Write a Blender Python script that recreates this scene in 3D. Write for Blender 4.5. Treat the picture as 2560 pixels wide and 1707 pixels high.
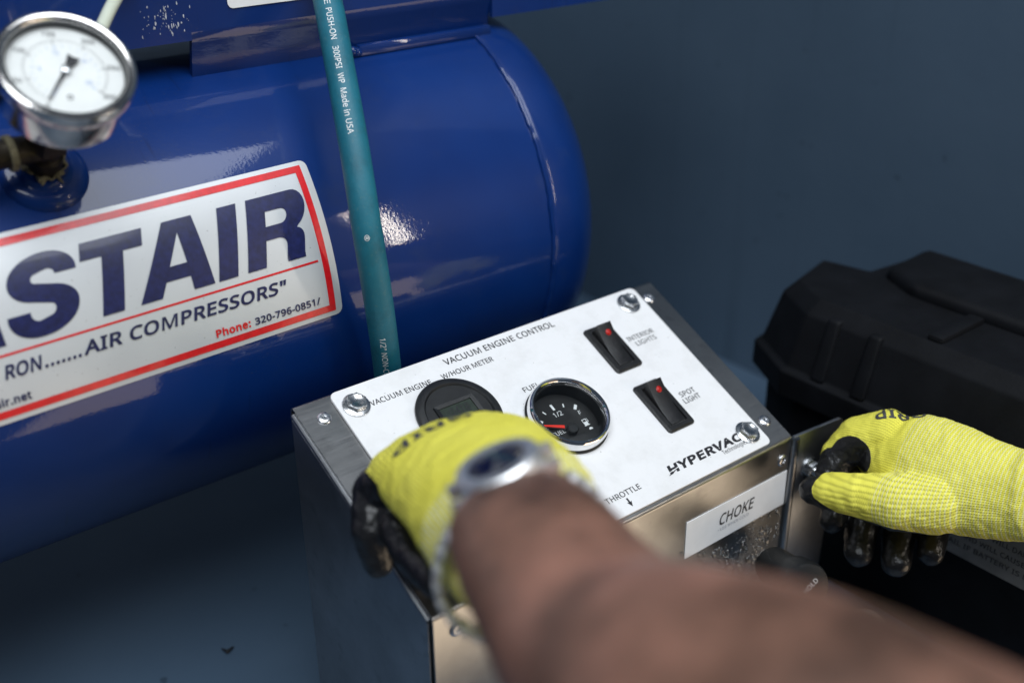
import bpy, bmesh, math, random
from mathutils import Vector, Matrix, noise
import numpy as np
for o in list(bpy.data.objects): bpy.data.objects.remove(o)
SC = bpy.context.scene; COL = SC.collection
R = math.radians
random.seed(7)

# ------------------------------------------------------------------ camera
cam = bpy.data.cameras.new('camera'); co = bpy.data.objects.new('camera', cam); COL.objects.link(co)
CAMROW = ((0.78130341, -0.62408385, -0.00918343), (-0.28103945, -0.33862539, -0.89796975), (0.55729868, 0.70416773, -0.43996135))
CAMPOS = Vector((-0.29704868, -0.45444655, 0.45058868))
m = Matrix.Identity(4)
for i in range(3):
    m[i][0] = CAMROW[0][i]; m[i][1] = -CAMROW[1][i]; m[i][2] = -CAMROW[2][i]; m[i][3] = CAMPOS[i]
co.matrix_world = m
cam.sensor_width = 36.0; cam.lens = 40.03; cam.clip_start = 0.01; cam.clip_end = 50
cam.dof.use_dof = True; cam.dof.focus_distance = 0.80; cam.dof.aperture_fstop = 2.9; cam.dof.aperture_blades = 0
SC.camera = co

# ------------------------------------------------------------------ light: daylight coming in through the open van doors
wd = bpy.data.worlds.new('World'); SC.world = wd; wd.use_nodes = True
bg = wd.node_tree.nodes['Background']; bg.inputs[0].default_value = (0.32, 0.42, 0.58, 1); bg.inputs[1].default_value = 0.13
def lamp(name, loc, target, sx, sy, power, color):
    l = bpy.data.lights.new(name, 'AREA'); l.shape = 'RECTANGLE'; l.size = sx; l.size_y = sy; l.energy = power; l.color = color
    o = bpy.data.objects.new(name, l); COL.objects.link(o); o.location = loc
    o.rotation_euler = (Vector(target) - Vector(loc)).to_track_quat('-Z', 'Y').to_euler(); return o
lamp('door_sky_light', (-0.25, -0.95, 2.40), (0.15, 0.2, 0.0), 2.8, 1.7, 98, (0.89, 0.945, 1.0))
lamp('sunlit_ground_light', (1.5, -1.75, -1.15), (0.2, 0.0, -0.05), 2.4, 1.3, 26, (1.0, 0.78, 0.54))
lamp('warm_glint_light', (0.990, -1.285, 0.55), (0.11, 0.21, 0.16), 0.026, 0.66, 3.4, (1.0, 0.90, 0.78))  # narrow warm strip lamp, added and shaped for the glint on the tank
SC.view_settings.view_transform = 'Standard'; SC.view_settings.look = 'None'; SC.view_settings.exposure = 0.0; SC.view_settings.gamma = 1.0
SC.view_settings.use_curve_mapping = False

# ------------------------------------------------------------------ materials
MATS = {}
def nodes_of(name):
    mt = bpy.data.materials.new(name); mt.use_nodes = True; MATS[name] = mt
    nt = mt.node_tree; return mt, nt, nt.nodes['Principled BSDF']
def N(nt, kind, **kw):
    n = nt.nodes.new(kind)
    for k, v in kw.items():
        if k.startswith('i_'): n.inputs[k[2:].replace('_', ' ')].default_value = v
        else: setattr(n, k, v)
    return n
def L(nt, a, b): nt.links.new(a, b)
def ramp(nt, fac, stops, interp='LINEAR'):
    r = nt.nodes.new('ShaderNodeValToRGB'); r.color_ramp.interpolation = interp
    el = r.color_ramp.elements
    while len(el) < len(stops): el.new(0.5)
    for e, (p, c) in zip(el, stops): e.position = p; e.color = c if len(c) == 4 else (*c, 1)
    if fac is not None: L(nt, fac, r.inputs[0])
    return r
def mixc(nt, fac, a, b):
    n = nt.nodes.new('ShaderNodeMix'); n.data_type = 'RGBA'
    for s, v in ((n.inputs[0], fac), (n.inputs[6], a), (n.inputs[7], b)):
        if hasattr(v, 'is_linked'): L(nt, v, s)
        elif isinstance(v, (int, float)): s.default_value = v
        else: s.default_value = (*v, 1) if len(v) == 3 else v
    return n.outputs[2]
def mathn(nt, op, a, b=None, c=None):
    n = nt.nodes.new('ShaderNodeMath'); n.operation = op
    for s, v in zip(n.inputs, (a, b, c)):
        if v is None: continue
        if hasattr(v, 'is_linked'): L(nt, v, s)
        else: s.default_value = v
    return n.outputs[0]
def tex(nt, scale, detail=3, rough=0.55, coord=None, stretch=None):
    n = N(nt, 'ShaderNodeTexNoise', i_Scale=scale, i_Detail=detail, i_Roughness=rough)
    if coord is None:
        g = nt.nodes.new('ShaderNodeNewGeometry'); coord = g.outputs['Position']
    if stretch:
        mp = N(nt, 'ShaderNodeMapping'); mp.inputs['Scale'].default_value = stretch; L(nt, coord, mp.inputs[0]); coord = mp.outputs[0]
    L(nt, coord, n.inputs['Vector']); return n.outputs['Fac']
def bump(nt, p, h, strength, dist=0.001, prev=None):
    b = N(nt, 'ShaderNodeBump', i_Strength=strength, i_Distance=dist); L(nt, h, b.inputs['Height'])
    if prev is not None: L(nt, prev, b.inputs['Normal'])
    L(nt, b.outputs[0], p.inputs['Normal']); return b.outputs[0]
def plain(name, col, rough=0.5, metal=0.0, var=0.12, vscale=60, bmp=0.0, bscale=800, coat=0.0, ior=None, rvar=0.08):
    mt, nt, p = nodes_of(name)
    t = tex(nt, vscale, 4)
    c = ramp(nt, t, [(0.3, tuple(x*(1-var) for x in col)), (0.7, tuple(min(1, x*(1+var)) for x in col))])
    L(nt, c.outputs[0], p.inputs['Base Color'])
    rr = N(nt, 'ShaderNodeMapRange'); rr.inputs['To Min'].default_value = max(0, rough-rvar); rr.inputs['To Max'].default_value = min(1, rough+rvar)
    L(nt, tex(nt, vscale*2.3, 3), rr.inputs[0]); L(nt, rr.outputs[0], p.inputs['Roughness'])
    p.inputs['Metallic'].default_value = metal; p.inputs['Coat Weight'].default_value = coat; p.inputs['Coat Roughness'].default_value = 0.08
    if bmp: bump(nt, p, tex(nt, bscale, 2), bmp)
    return mt

# blue enamel with orange peel and dust
mt, nt, p = nodes_of('blue_paint')
big = tex(nt, 9, 3); spk = tex(nt, 900, 2, 0.6); sp2 = tex(nt, 16, 3)
base = ramp(nt, big, [(0.3, (0.0012, 0.020, 0.122)), (0.7, (0.0018, 0.028, 0.160))])
dust = mathn(nt, 'MULTIPLY', ramp(nt, spk, [(0.60, (0, 0, 0)), (0.74, (1, 1, 1))]).outputs[0], ramp(nt, sp2, [(0.45, (0, 0, 0)), (0.7, (0.55, 0.55, 0.55))]).outputs[0])
smud = ramp(nt, tex(nt, 24, 5, 0.7), [(0.56, (0, 0, 0)), (0.74, (0.22, 0.22, 0.22))])
run = ramp(nt, tex(nt, 1, 3, 0.6, stretch=(120, 14, 9)), [(0.66, (0, 0, 0)), (0.74, (0.35, 0.35, 0.35))])
c_a = mixc(nt, smud.outputs[0], mixc(nt, dust, base.outputs[0], (0.055, 0.06, 0.09)), (0.030, 0.045, 0.10))
L(nt, mixc(nt, run.outputs[0], c_a, (0.004, 0.010, 0.05)), p.inputs['Base Color'])
cr = N(nt, 'ShaderNodeMapRange'); cr.inputs['To Min'].default_value = 0.045; cr.inputs['To Max'].default_value = 0.16; L(nt, smud.outputs[0], cr.inputs[0]); L(nt, cr.outputs[0], p.inputs['Coat Roughness'])
p.inputs['Roughness'].default_value = 0.40; p.inputs['Specular IOR Level'].default_value = 0.18; p.inputs['Coat Weight'].default_value = 0.65; p.inputs['Coat Roughness'].default_value = 0.03
peel = tex(nt, 420, 2); dent = tex(nt, 18, 2)
b1 = N(nt, 'ShaderNodeBump', i_Strength=0.10, i_Distance=0.00035); L(nt, peel, b1.inputs['Height'])
b2 = N(nt, 'ShaderNodeBump', i_Strength=0.06, i_Distance=0.003); L(nt, dent, b2.inputs['Height']); L(nt, b1.outputs[0], b2.inputs['Normal'])
L(nt, b2.outputs[0], p.inputs['Normal']); L(nt, b2.outputs[0], p.inputs['Coat Normal'])

def slate(name, a, b, rough, streak):
    mt, nt, p = nodes_of(name)
    t = tex(nt, 5, 4); c = ramp(nt, t, [(0.3, a), (0.7, b)])
    sp = ramp(nt, tex(nt, 55, 2), [(0.725, (0, 0, 0)), (0.765, (1, 1, 1))])
    col = mixc(nt, mathn(nt, 'MULTIPLY', sp.outputs[0], 0.6), c.outputs[0], tuple(x*0.3 for x in a))
    if streak:
        st = ramp(nt, tex(nt, 1, 2, stretch=(30, 26, 0.7)), [(0.62, (0, 0, 0)), (0.72, (0.35, 0.35, 0.35))])
        col = mixc(nt, st.outputs[0], col, tuple(x*0.55 for x in a))
    L(nt, col, p.inputs['Base Color'])
    rr = N(nt, 'ShaderNodeMapRange'); rr.inputs['To Min'].default_value = rough-0.07; rr.inputs['To Max'].default_value = rough+0.1
    L(nt, tex(nt, 14, 3), rr.inputs[0]); L(nt, rr.outputs[0], p.inputs['Roughness'])
    bump(nt, p, tex(nt, 60, 3), 0.12, 0.002); return mt
slate('slate_wall', (0.060, 0.100, 0.150), (0.072, 0.116, 0.170), 0.55, True)
slate('slate_floor', (0.054, 0.090, 0.138), (0.066, 0.105, 0.155), 0.38, False)

def steel(name, col, rough, stretch, bstr=0.05):
    mt, nt, p = nodes_of(name)
    g = tex(nt, 1, 4, 0.7, stretch=stretch)
    cl = tex(nt, 22, 4)
    c = ramp(nt, cl, [(0.3, tuple(x*0.8 for x in col)), (0.7, tuple(min(1, x*1.1) for x in col))])
    smear = ramp(nt, tex(nt, 70, 4), [(0.58, (0, 0, 0)), (0.72, (0.5, 0.5, 0.5))])
    L(nt, mixc(nt, smear.outputs[0], c.outputs[0], tuple(x*0.62 for x in col)), p.inputs['Base Color'])
    p.inputs['Metallic'].default_value = 1.0
    rr = N(nt, 'ShaderNodeMapRange'); rr.inputs['To Min'].default_value = rough-0.07; rr.inputs['To Max'].default_value = rough+0.10
    L(nt, g, rr.inputs[0]); L(nt, rr.outputs[0], p.inputs['Roughness'])
    bump(nt, p, g, bstr, 0.0006); p.inputs['Anisotropic'].default_value = 0.3
    return mt
steel('brushed_steel', (0.37, 0.37, 0.37), 0.30, (22, 700, 700))
steel('side_steel', (0.42, 0.43, 0.45), 0.36, (700, 30, 700))
plain('zinc', (0.60, 0.61, 0.62), 0.26, 1.0, 0.15, 180, 0.02, 900)
plain('rivet_aluminium', (0.72, 0.73, 0.76), 0.28, 1.0, 0.12, 300)
plain('chrome', (0.80, 0.80, 0.80), 0.07, 1.0, 0.05, 200, rvar=0.03)
plain('satin_stainless', (0.62, 0.60, 0.58), 0.17, 1.0, 0.14, 90, 0.05, 400, rvar=0.06)
plain('watch_steel', (0.90, 0.90, 0.90), 0.42, 1.0, 0.1, 200)
plain('brass_dark', (0.030, 0.024, 0.016), 0.45, 0.7, 0.5, 140, 0.4, 500)
plain('bronze', (0.05, 0.034, 0.025), 0.5, 0.3, 0.3, 140)
plain('rubber_black', (0.010, 0.011, 0.013), 0.42, 0, 0.3, 120, 0.25, 900)
plain('plastic_black', (0.009, 0.010, 0.011), 0.40, 0, 0.3, 150, 0.30, 1500)
plain('switch_black', (0.010, 0.010, 0.011), 0.33, 0, 0.3, 150, 0.25, 2600)
plain('battery_plastic', (0.0045, 0.005, 0.0065), 0.62, 0, 0.35, 30, 0.14, 350).node_tree.nodes['Principled BSDF'].inputs['Specular IOR Level'].default_value = 0.16
plain('dial_black', (0.004, 0.004, 0.004), 0.5, 0, 0.3, 500)
plain('dial_white', (0.80, 0.80, 0.78), 0.5, 0, 0.03, 90)
plain('ink_black', (0.012, 0.012, 0.016), 0.5, 0, 0.3, 400)
plain('ink_navy', (0.010, 0.014, 0.075), 0.36, 0, 0.35, 260, coat=0.3)
plain('ink_red', (0.68, 0.008, 0.014), 0.36, 0, 0.12, 260, coat=0.3)
plain('ink_blue_pale', (0.30, 0.42, 0.72), 0.5)
plain('ink_white', (0.78, 0.80, 0.80), 0.5, 0, 0.06, 300)
plain('ink_grey', (0.05, 0.05, 0.052), 0.6, 0, 0.2, 300)
plain('ink_faint', (0.36, 0.37, 0.40), 0.6, 0, 0.2, 300)
plain('sticker_white', (0.86, 0.86, 0.86), 0.42, 0, 0.03, 90)
plain('sticker_grey', (0.24, 0.23, 0.22), 0.5, 0, 0.15, 60)
plain('needle_red', (0.80, 0.035, 0.02), 0.4, 0, 0.05)
plain('lcd_green', (0.030, 0.040, 0.032), 0.25, 0, 0.2, 300)
plain('tube_white', (0.56, 0.60, 0.50), 0.35, 0, 0.06, 60)
plain('scuff_white', (0.52, 0.54, 0.58), 0.6, 0, 0.2, 300)
plain('tape_dirty', (0.16, 0.14, 0.08), 0.75, 0, 0.5, 260, 0.6, 700)
plain('watch_blue', (0.006, 0.012, 0.06), 0.12, 0.2, 0.2, 200)
plain('watch_lume', (0.85, 0.78, 0.62), 0.25, 0.6, 0.1)
# teal hose
mt, nt, p = nodes_of('hose_teal')
c = ramp(nt, tex(nt, 40, 4), [(0.3, (0.005, 0.112, 0.165)), (0.7, (0.008, 0.142, 0.205))])
L(nt, mixc(nt, ramp(nt, tex(nt, 420, 2), [(0.60, (0, 0, 0)), (0.72, (0.4, 0.4, 0.4))]).outputs[0], mixc(nt, ramp(nt, tex(nt, 55, 5, 0.7), [(0.5, (0, 0, 0)), (0.72, (0.5, 0.5, 0.5))]).outputs[0], c.outputs[0], (0.004, 0.06, 0.085)), (0.07, 0.16, 0.17)), p.inputs['Base Color'])
p.inputs['Roughness'].default_value = 0.55; bump(nt, p, tex(nt, 700, 3), 0.30, 0.0006)
# label sheet: printed white aluminium foil with fine brushed grain
mt, nt, p = nodes_of('label_foil')
g = tex(nt, 1, 4, 0.7, stretch=(18, 900, 900)); cl = tex(nt, 12, 3)
c = ramp(nt, cl, [(0.3, (0.58, 0.60, 0.62)), (0.7, (0.68, 0.70, 0.71))])
dk = ramp(nt, tex(nt, 520, 2), [(0.71, (0, 0, 0)), (0.76, (1, 1, 1))])
L(nt, mixc(nt, mathn(nt, 'MULTIPLY', dk.outputs[0], 0.55), c.outputs[0], (0.10, 0.09, 0.07)), p.inputs['Base Color'])
p.inputs['Metallic'].default_value = 0.25
rr = N(nt, 'ShaderNodeMapRange'); rr.inputs['To Min'].default_value = 0.34; rr.inputs['To Max'].default_value = 0.52
L(nt, g, rr.inputs[0]); L(nt, rr.outputs[0], p.inputs['Roughness']); bump(nt, p, g, 0.08, 0.0004)
# faceplate: white enamel with specks of dirt
mt, nt, p = nodes_of('faceplate_white')
dk = ramp(nt, tex(nt, 260, 3, 0.7), [(0.70, (0, 0, 0)), (0.74, (1, 1, 1))])
gr = ramp(nt, tex(nt, 42, 5, 0.7), [(0.46, (0, 0, 0)), (0.72, (0.40, 0.40, 0.40))])
col = mixc(nt, gr.outputs[0], (0.78, 0.78, 0.785), (0.60, 0.595, 0.58))
L(nt, mixc(nt, mathn(nt, 'MULTIPLY', dk.outputs[0], 0.75), col, (0.12, 0.11, 0.10)), p.inputs['Base Color'])
p.inputs['Roughness'].default_value = 0.42
# clear lens, glass
def glassy(name, rough=0.0, tint=(1, 1, 1), alpha=0.10):
    mt, nt, p = nodes_of(name); nt.nodes.remove(p)
    tr = N(nt, 'ShaderNodeBsdfTransparent'); tr.inputs[0].default_value = (*tint, 1)
    gl = N(nt, 'ShaderNodeBsdfGlossy'); gl.inputs['Roughness'].default_value = rough
    lw = N(nt, 'ShaderNodeFresnel', i_IOR=1.45)
    mx = N(nt, 'ShaderNodeMixShader'); L(nt, lw.outputs[0], mx.inputs[0]); L(nt, tr.outputs[0], mx.inputs[1]); L(nt, gl.outputs[0], mx.inputs[2])
    L(nt, mx.outputs[0], nt.nodes['Material Output'].inputs[0]); return mt
glassy('lens_glass', 0.02, (0.94, 0.95, 0.95)); mt, nt, p = nodes_of('droplet_water'); p.inputs['Base Color'].default_value = (0.95, 0.95, 0.95, 1); p.inputs['Roughness'].default_value = 0.02; p.inputs['IOR'].default_value = 1.45; p.inputs['Transmission Weight'].default_value = 1.0
mt, nt, p = nodes_of('red_lens'); p.inputs['Base Color'].default_value = (0.42, 0.010, 0.006, 1); p.inputs['Roughness'].default_value = 0.12
bump(nt, p, tex(nt, 1400, 1), 0.5, 0.0008)
# skin
mt, nt, p = nodes_of('skin')
c = ramp(nt, tex(nt, 17, 6, 0.62), [(0.34, (0.068, 0.034, 0.022)), (0.5, (0.185, 0.092, 0.062)), (0.66, (0.300, 0.145, 0.102))])
hr = ramp(nt, tex(nt, 1, 3, 0.6, stretch=(260, 90, 260)), [(0.6, (0, 0, 0)), (0.72, (0.55, 0.55, 0.55))])
L(nt, mixc(nt, hr.outputs[0], c.outputs[0], (0.10, 0.055, 0.042)), p.inputs['Base Color'])
p.inputs['Roughness'].default_value = 0.48; p.inputs['Subsurface Weight'].default_value = 0.08; p.inputs['Subsurface Radius'].default_value = (0.004, 0.0015, 0.001)
bump(nt, p, tex(nt, 240, 3), 0.35, 0.001)
# knitted glove with a dipped black palm: attributes knit (u along, v around, w) and coat
mt, nt, p = nodes_of('glove_knit')
at = N(nt, 'ShaderNodeAttribute', attribute_name='knit'); sx = N(nt, 'ShaderNodeSeparateXYZ'); L(nt, at.outputs['Vector'], sx.inputs[0])
rb = N(nt, 'ShaderNodeAttribute', attribute_name='rib'); wh = N(nt, 'ShaderNodeAttribute', attribute_name='white'); PIT = 0.0021
row = mathn(nt, 'MULTIPLY', sx.outputs[1], 2*math.pi/PIT)
rowid = mathn(nt, 'FLOOR', mathn(nt, 'DIVIDE', sx.outputs[1], PIT))
off = mathn(nt, 'MULTIPLY', mathn(nt, 'MODULO', rowid, 2.0), math.pi)
colp = mathn(nt, 'ADD', mathn(nt, 'MULTIPLY', sx.outputs[0], 2*math.pi/0.0017), off)
a = mathn(nt, 'MULTIPLY_ADD', mathn(nt, 'COSINE', row), 0.5, 0.5); b = mathn(nt, 'MULTIPLY_ADD', mathn(nt, 'COSINE', colp), 0.5, 0.5)
hole = mathn(nt, 'MULTIPLY', a, b)
holem = ramp(nt, hole, [(0.42, (0, 0, 0)), (0.80, (1, 1, 1))])
shade = tex(nt, 34, 4)
yel = ramp(nt, shade, [(0.3, (0.78, 0.72, 0.075)), (0.7, (0.86, 0.80, 0.110))])
zone = ramp(nt, sx.outputs[2], [(0.49, (1, 1, 1)), (0.51, (0, 0, 0))])
stitch = ramp(nt, mathn(nt, 'MULTIPLY_ADD', mathn(nt, 'COSINE', mathn(nt, 'MULTIPLY', rb.outputs['Fac'], 2*math.pi/0.0027)), 0.5, 0.5), [(0.70, (0, 0, 0)), (0.86, (1, 1, 1))])
dash = ramp(nt, b, [(0.15, (0.25, 0.25, 0.25)), (0.5, (1, 1, 1))])
wf = mathn(nt, 'MULTIPLY', mathn(nt, 'MULTIPLY', zone.outputs[0], stitch.outputs[0]), wh.outputs['Fac'])
c1 = mixc(nt, mathn(nt, 'MULTIPLY', holem.outputs[0], 0.62), yel.outputs[0], (0.16, 0.12, 0.004))
c2 = mixc(nt, wf, c1, (0.80, 0.80, 0.66))
ca = N(nt, 'ShaderNodeAttribute', attribute_name='coat')
cm = ramp(nt, mathn(nt, 'ADD', ca.outputs['Fac'], mathn(nt, 'MULTIPLY_ADD', tex(nt, 330, 2), 0.10, -0.05)), [(0.485, (0, 0, 0)), (0.515, (1, 1, 1))]).outputs[0]
stain = ramp(nt, tex(nt, 60, 4), [(0.66, (0, 0, 0)), (0.8, (0.25, 0.25, 0.25))])
c2 = mixc(nt, stain.outputs[0], c2, (0.22, 0.18, 0.03))
L(nt, mixc(nt, cm, c2, (0.011, 0.011, 0.012)), p.inputs['Base Color'])
rg = N(nt, 'ShaderNodeMapRange'); rg.inputs['To Min'].default_value = 0.85; rg.inputs['To Max'].default_value = 0.30; L(nt, cm, rg.inputs[0]); L(nt, rg.outputs[0], p.inputs['Roughness'])
p.inputs['Sheen Weight'].default_value = 0.0
kb = mathn(nt, 'MULTIPLY', mathn(nt, 'SUBTRACT', 1.0, hole), mathn(nt, 'SUBTRACT', 1.0, cm))
cb = mathn(nt, 'MULTIPLY', tex(nt, 110, 4), cm)
hb = mathn(nt, 'ADD', mathn(nt, 'MULTIPLY', kb, 0.35), mathn(nt, 'MULTIPLY', cb, 1.6)); bump(nt, p, hb, 0.6, 0.0016)

# ------------------------------------------------------------------ mesh helpers
ORI = {}
def V(*a): return Vector(a if len(a) == 3 else a[0])
def frame(o, ex, ey, ez):
    f = Matrix.Identity(4)
    for i in range(3): f[i][0] = ex[i]; f[i][1] = ey[i]; f[i][2] = ez[i]; f[i][3] = o[i]
    return f
def axframe(o, ez, up=(0, 0, 1)):
    ez = V(ez).normalized(); ex = V(up).cross(ez)
    if ex.length < 1e-4: ex = V(1, 0, 0)
    ex.normalize(); return frame(o, ex, ez.cross(ex), ez)
ID = Matrix.Identity(4)
def xf(f, g): return ([f @ V(p) for p in g[0]], g[1])
def join(*gs):
    v, fa = [], []
    for a, b in gs:
        n = len(v); v += list(a); fa += [tuple(i+n for i in q) for q in b]
    return v, fa
def box(f, x0, x1, y0, y1, z0, z1):
    v = [(x, y, z) for z in (z0, z1) for y in (y0, y1) for x in (x0, x1)]
    return xf(f, (v, [(0, 2, 3, 1), (4, 5, 7, 6), (0, 1, 5, 4), (2, 6, 7, 3), (0, 4, 6, 2), (1, 3, 7, 5)]))
def prism(f, poly, z0, z1):
    n = len(poly); v = [(x, y, z0) for x, y in poly] + [(x, y, z1) for x, y in poly]
    fa = [tuple(range(n-1, -1, -1)), tuple(range(n, 2*n))] + [(i, (i+1) % n, n+(i+1) % n, n+i) for i in range(n)]
    return xf(f, (v, fa))
def lathe(f, prof, n=64):
    v, fa, rings = [], [], []
    for r, z in prof:
        if r < 1e-7: rings.append([len(v)]); v.append((0, 0, z))
        else:
            rings.append(list(range(len(v), len(v)+n)))
            v += [(r*math.cos(2*math.pi*k/n), r*math.sin(2*math.pi*k/n), z) for k in range(n)]
    for a, b in zip(rings, rings[1:]):
        for k in range(n):
            q = (a[k % len(a)], a[(k+1) % len(a)], b[(k+1) % len(b)], b[k % len(b)])
            q = tuple(dict.fromkeys(q))
            if len(q) > 2: fa.append(q)
    return xf(f, (v, fa))
def rrect(x0, x1, y0, y1, r, n=5):
    out = []
    for cx, cy, a0 in ((x1-r, y1-r, 0), (x0+r, y1-r, 90), (x0+r, y0+r, 180), (x1-r, y0+r, 270)):
        for k in range(n+1):
            a = R(a0+90*k/n); out.append((cx+r*math.cos(a), cy+r*math.sin(a)))
    return out
def rings_loft(rings, cap=True):
    v, fa, n = [], [], len(rings[0])
    for r in rings: v += r
    for i in range(len(rings)-1):
        for k in range(n): fa.append((i*n+k, i*n+(k+1) % n, (i+1)*n+(k+1) % n, (i+1)*n+k))
    if cap: fa += [tuple(range(n-1, -1, -1)), tuple(range((len(rings)-1)*n, len(rings)*n))]
    return v, fa
def smooth_path(pts, sub=8):
    pts = [V(p) for p in pts]; out = []
    P = [pts[0]*2-pts[1]] + pts + [pts[-1]*2-pts[-2]]
    for i in range(1, len(P)-2):
        for k in range(sub):
            t = k/sub; a, b, c, d = P[i-1], P[i], P[i+1], P[i+2]
            out.append(0.5*((2*b)+(c-a)*t+(2*a-5*b+4*c-d)*t*t+(3*b-a-3*c+d)*t**3))
    out.append(pts[-1]); return out
def path_frames(path, ref=(0, 0, 1)):
    fr = []; ref = V(ref)
    for i, pnt in enumerate(path):
        t = (path[min(i+1, len(path)-1)]-path[max(i-1, 0)]).normalized()
        e = (ref - t*ref.dot(t)).normalized(); fr.append((pnt, t, e, t.cross(e)))
    return fr
def tube(path, rad, n=20, ref=(0, 0, 1)):
    rr = rad if callable(rad) else (lambda i: rad)
    return rings_loft([[c+(e*math.cos(2*math.pi*k/n)+b*math.sin(2*math.pi*k/n))*rr(i) for k in range(n)] for i, (c, t, e, b) in enumerate(path_frames(path, ref))])
def roundcone(a, ra, b, rb, n=18, m=6):
    a, b = V(a), V(b); f = axframe(a, b-a, (0.31, 0.2, 0.93)); h = (b-a).length
    prof = [(ra*math.sin(math.pi/2*k/m), -ra*math.cos(math.pi/2*k/m)) for k in range(m+1)] + [(rb*math.cos(math.pi/2*k/m), h+rb*math.sin(math.pi/2*k/m)) for k in range(m+1)]
    prof[0] = (0, -ra); prof[-1] = (0, h+rb); return lathe(f, prof, n)
def build(name, g, mat, parent=None, smooth=True, bevel=0, seg=2, ang=35, kind=None, origin=None):
    vs, fs = g; vs = [V(p) for p in vs]
    if origin is None:
        lo = V([min(p[i] for p in vs) for i in range(3)]); hi = V([max(p[i] for p in vs) for i in range(3)]); origin = (lo+hi)/2
    origin = V(origin)
    me = bpy.data.meshes.new(name); me.from_pydata([p-origin for p in vs], [], [tuple(q) for q in fs])
    bm = bmesh.new(); bm.from_mesh(me)
    bmesh.ops.recalc_face_normals(bm, faces=bm.faces)
    if bevel: bmesh.ops.bevel(bm, geom=list(bm.edges), offset=bevel, segments=seg, profile=0.6, affect='EDGES', clamp_overlap=True)
    bm.to_mesh(me); bm.free(); return finish(name, me, mat, parent, smooth, ang, kind, origin)
def finish(name, me, mat, parent, smooth, ang, kind, origin):
    me.materials.append(MATS[mat])
    if smooth:
        for q in me.polygons: q.use_smooth = True
        me.set_sharp_from_angle(angle=R(ang))
    o = bpy.data.objects.new(name, me); COL.objects.link(o); ORI[o] = V(origin)
    if parent is not None: o.parent = parent; o.location = V(origin)-ORI[parent]
    else: o.location = origin
    if kind: o['kind'] = kind
    return o
def thing(name, loc, label=None, cat=None, group=None, parent=None):
    o = bpy.data.objects.new(name, None); COL.objects.link(o); o.empty_display_size = 0.02; ORI[o] = V(loc)
    if parent is not None: o.parent = parent; o.location = V(loc)-ORI[parent]
    else: o.location = loc
    if label: o['label'] = label
    if cat: o['category'] = cat
    if group: o['group'] = group
    return o
def tag(o, label, cat=None, group=None):
    o['label'] = label
    if cat: o['category'] = cat
    if group: o['group'] = group
    return o
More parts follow.
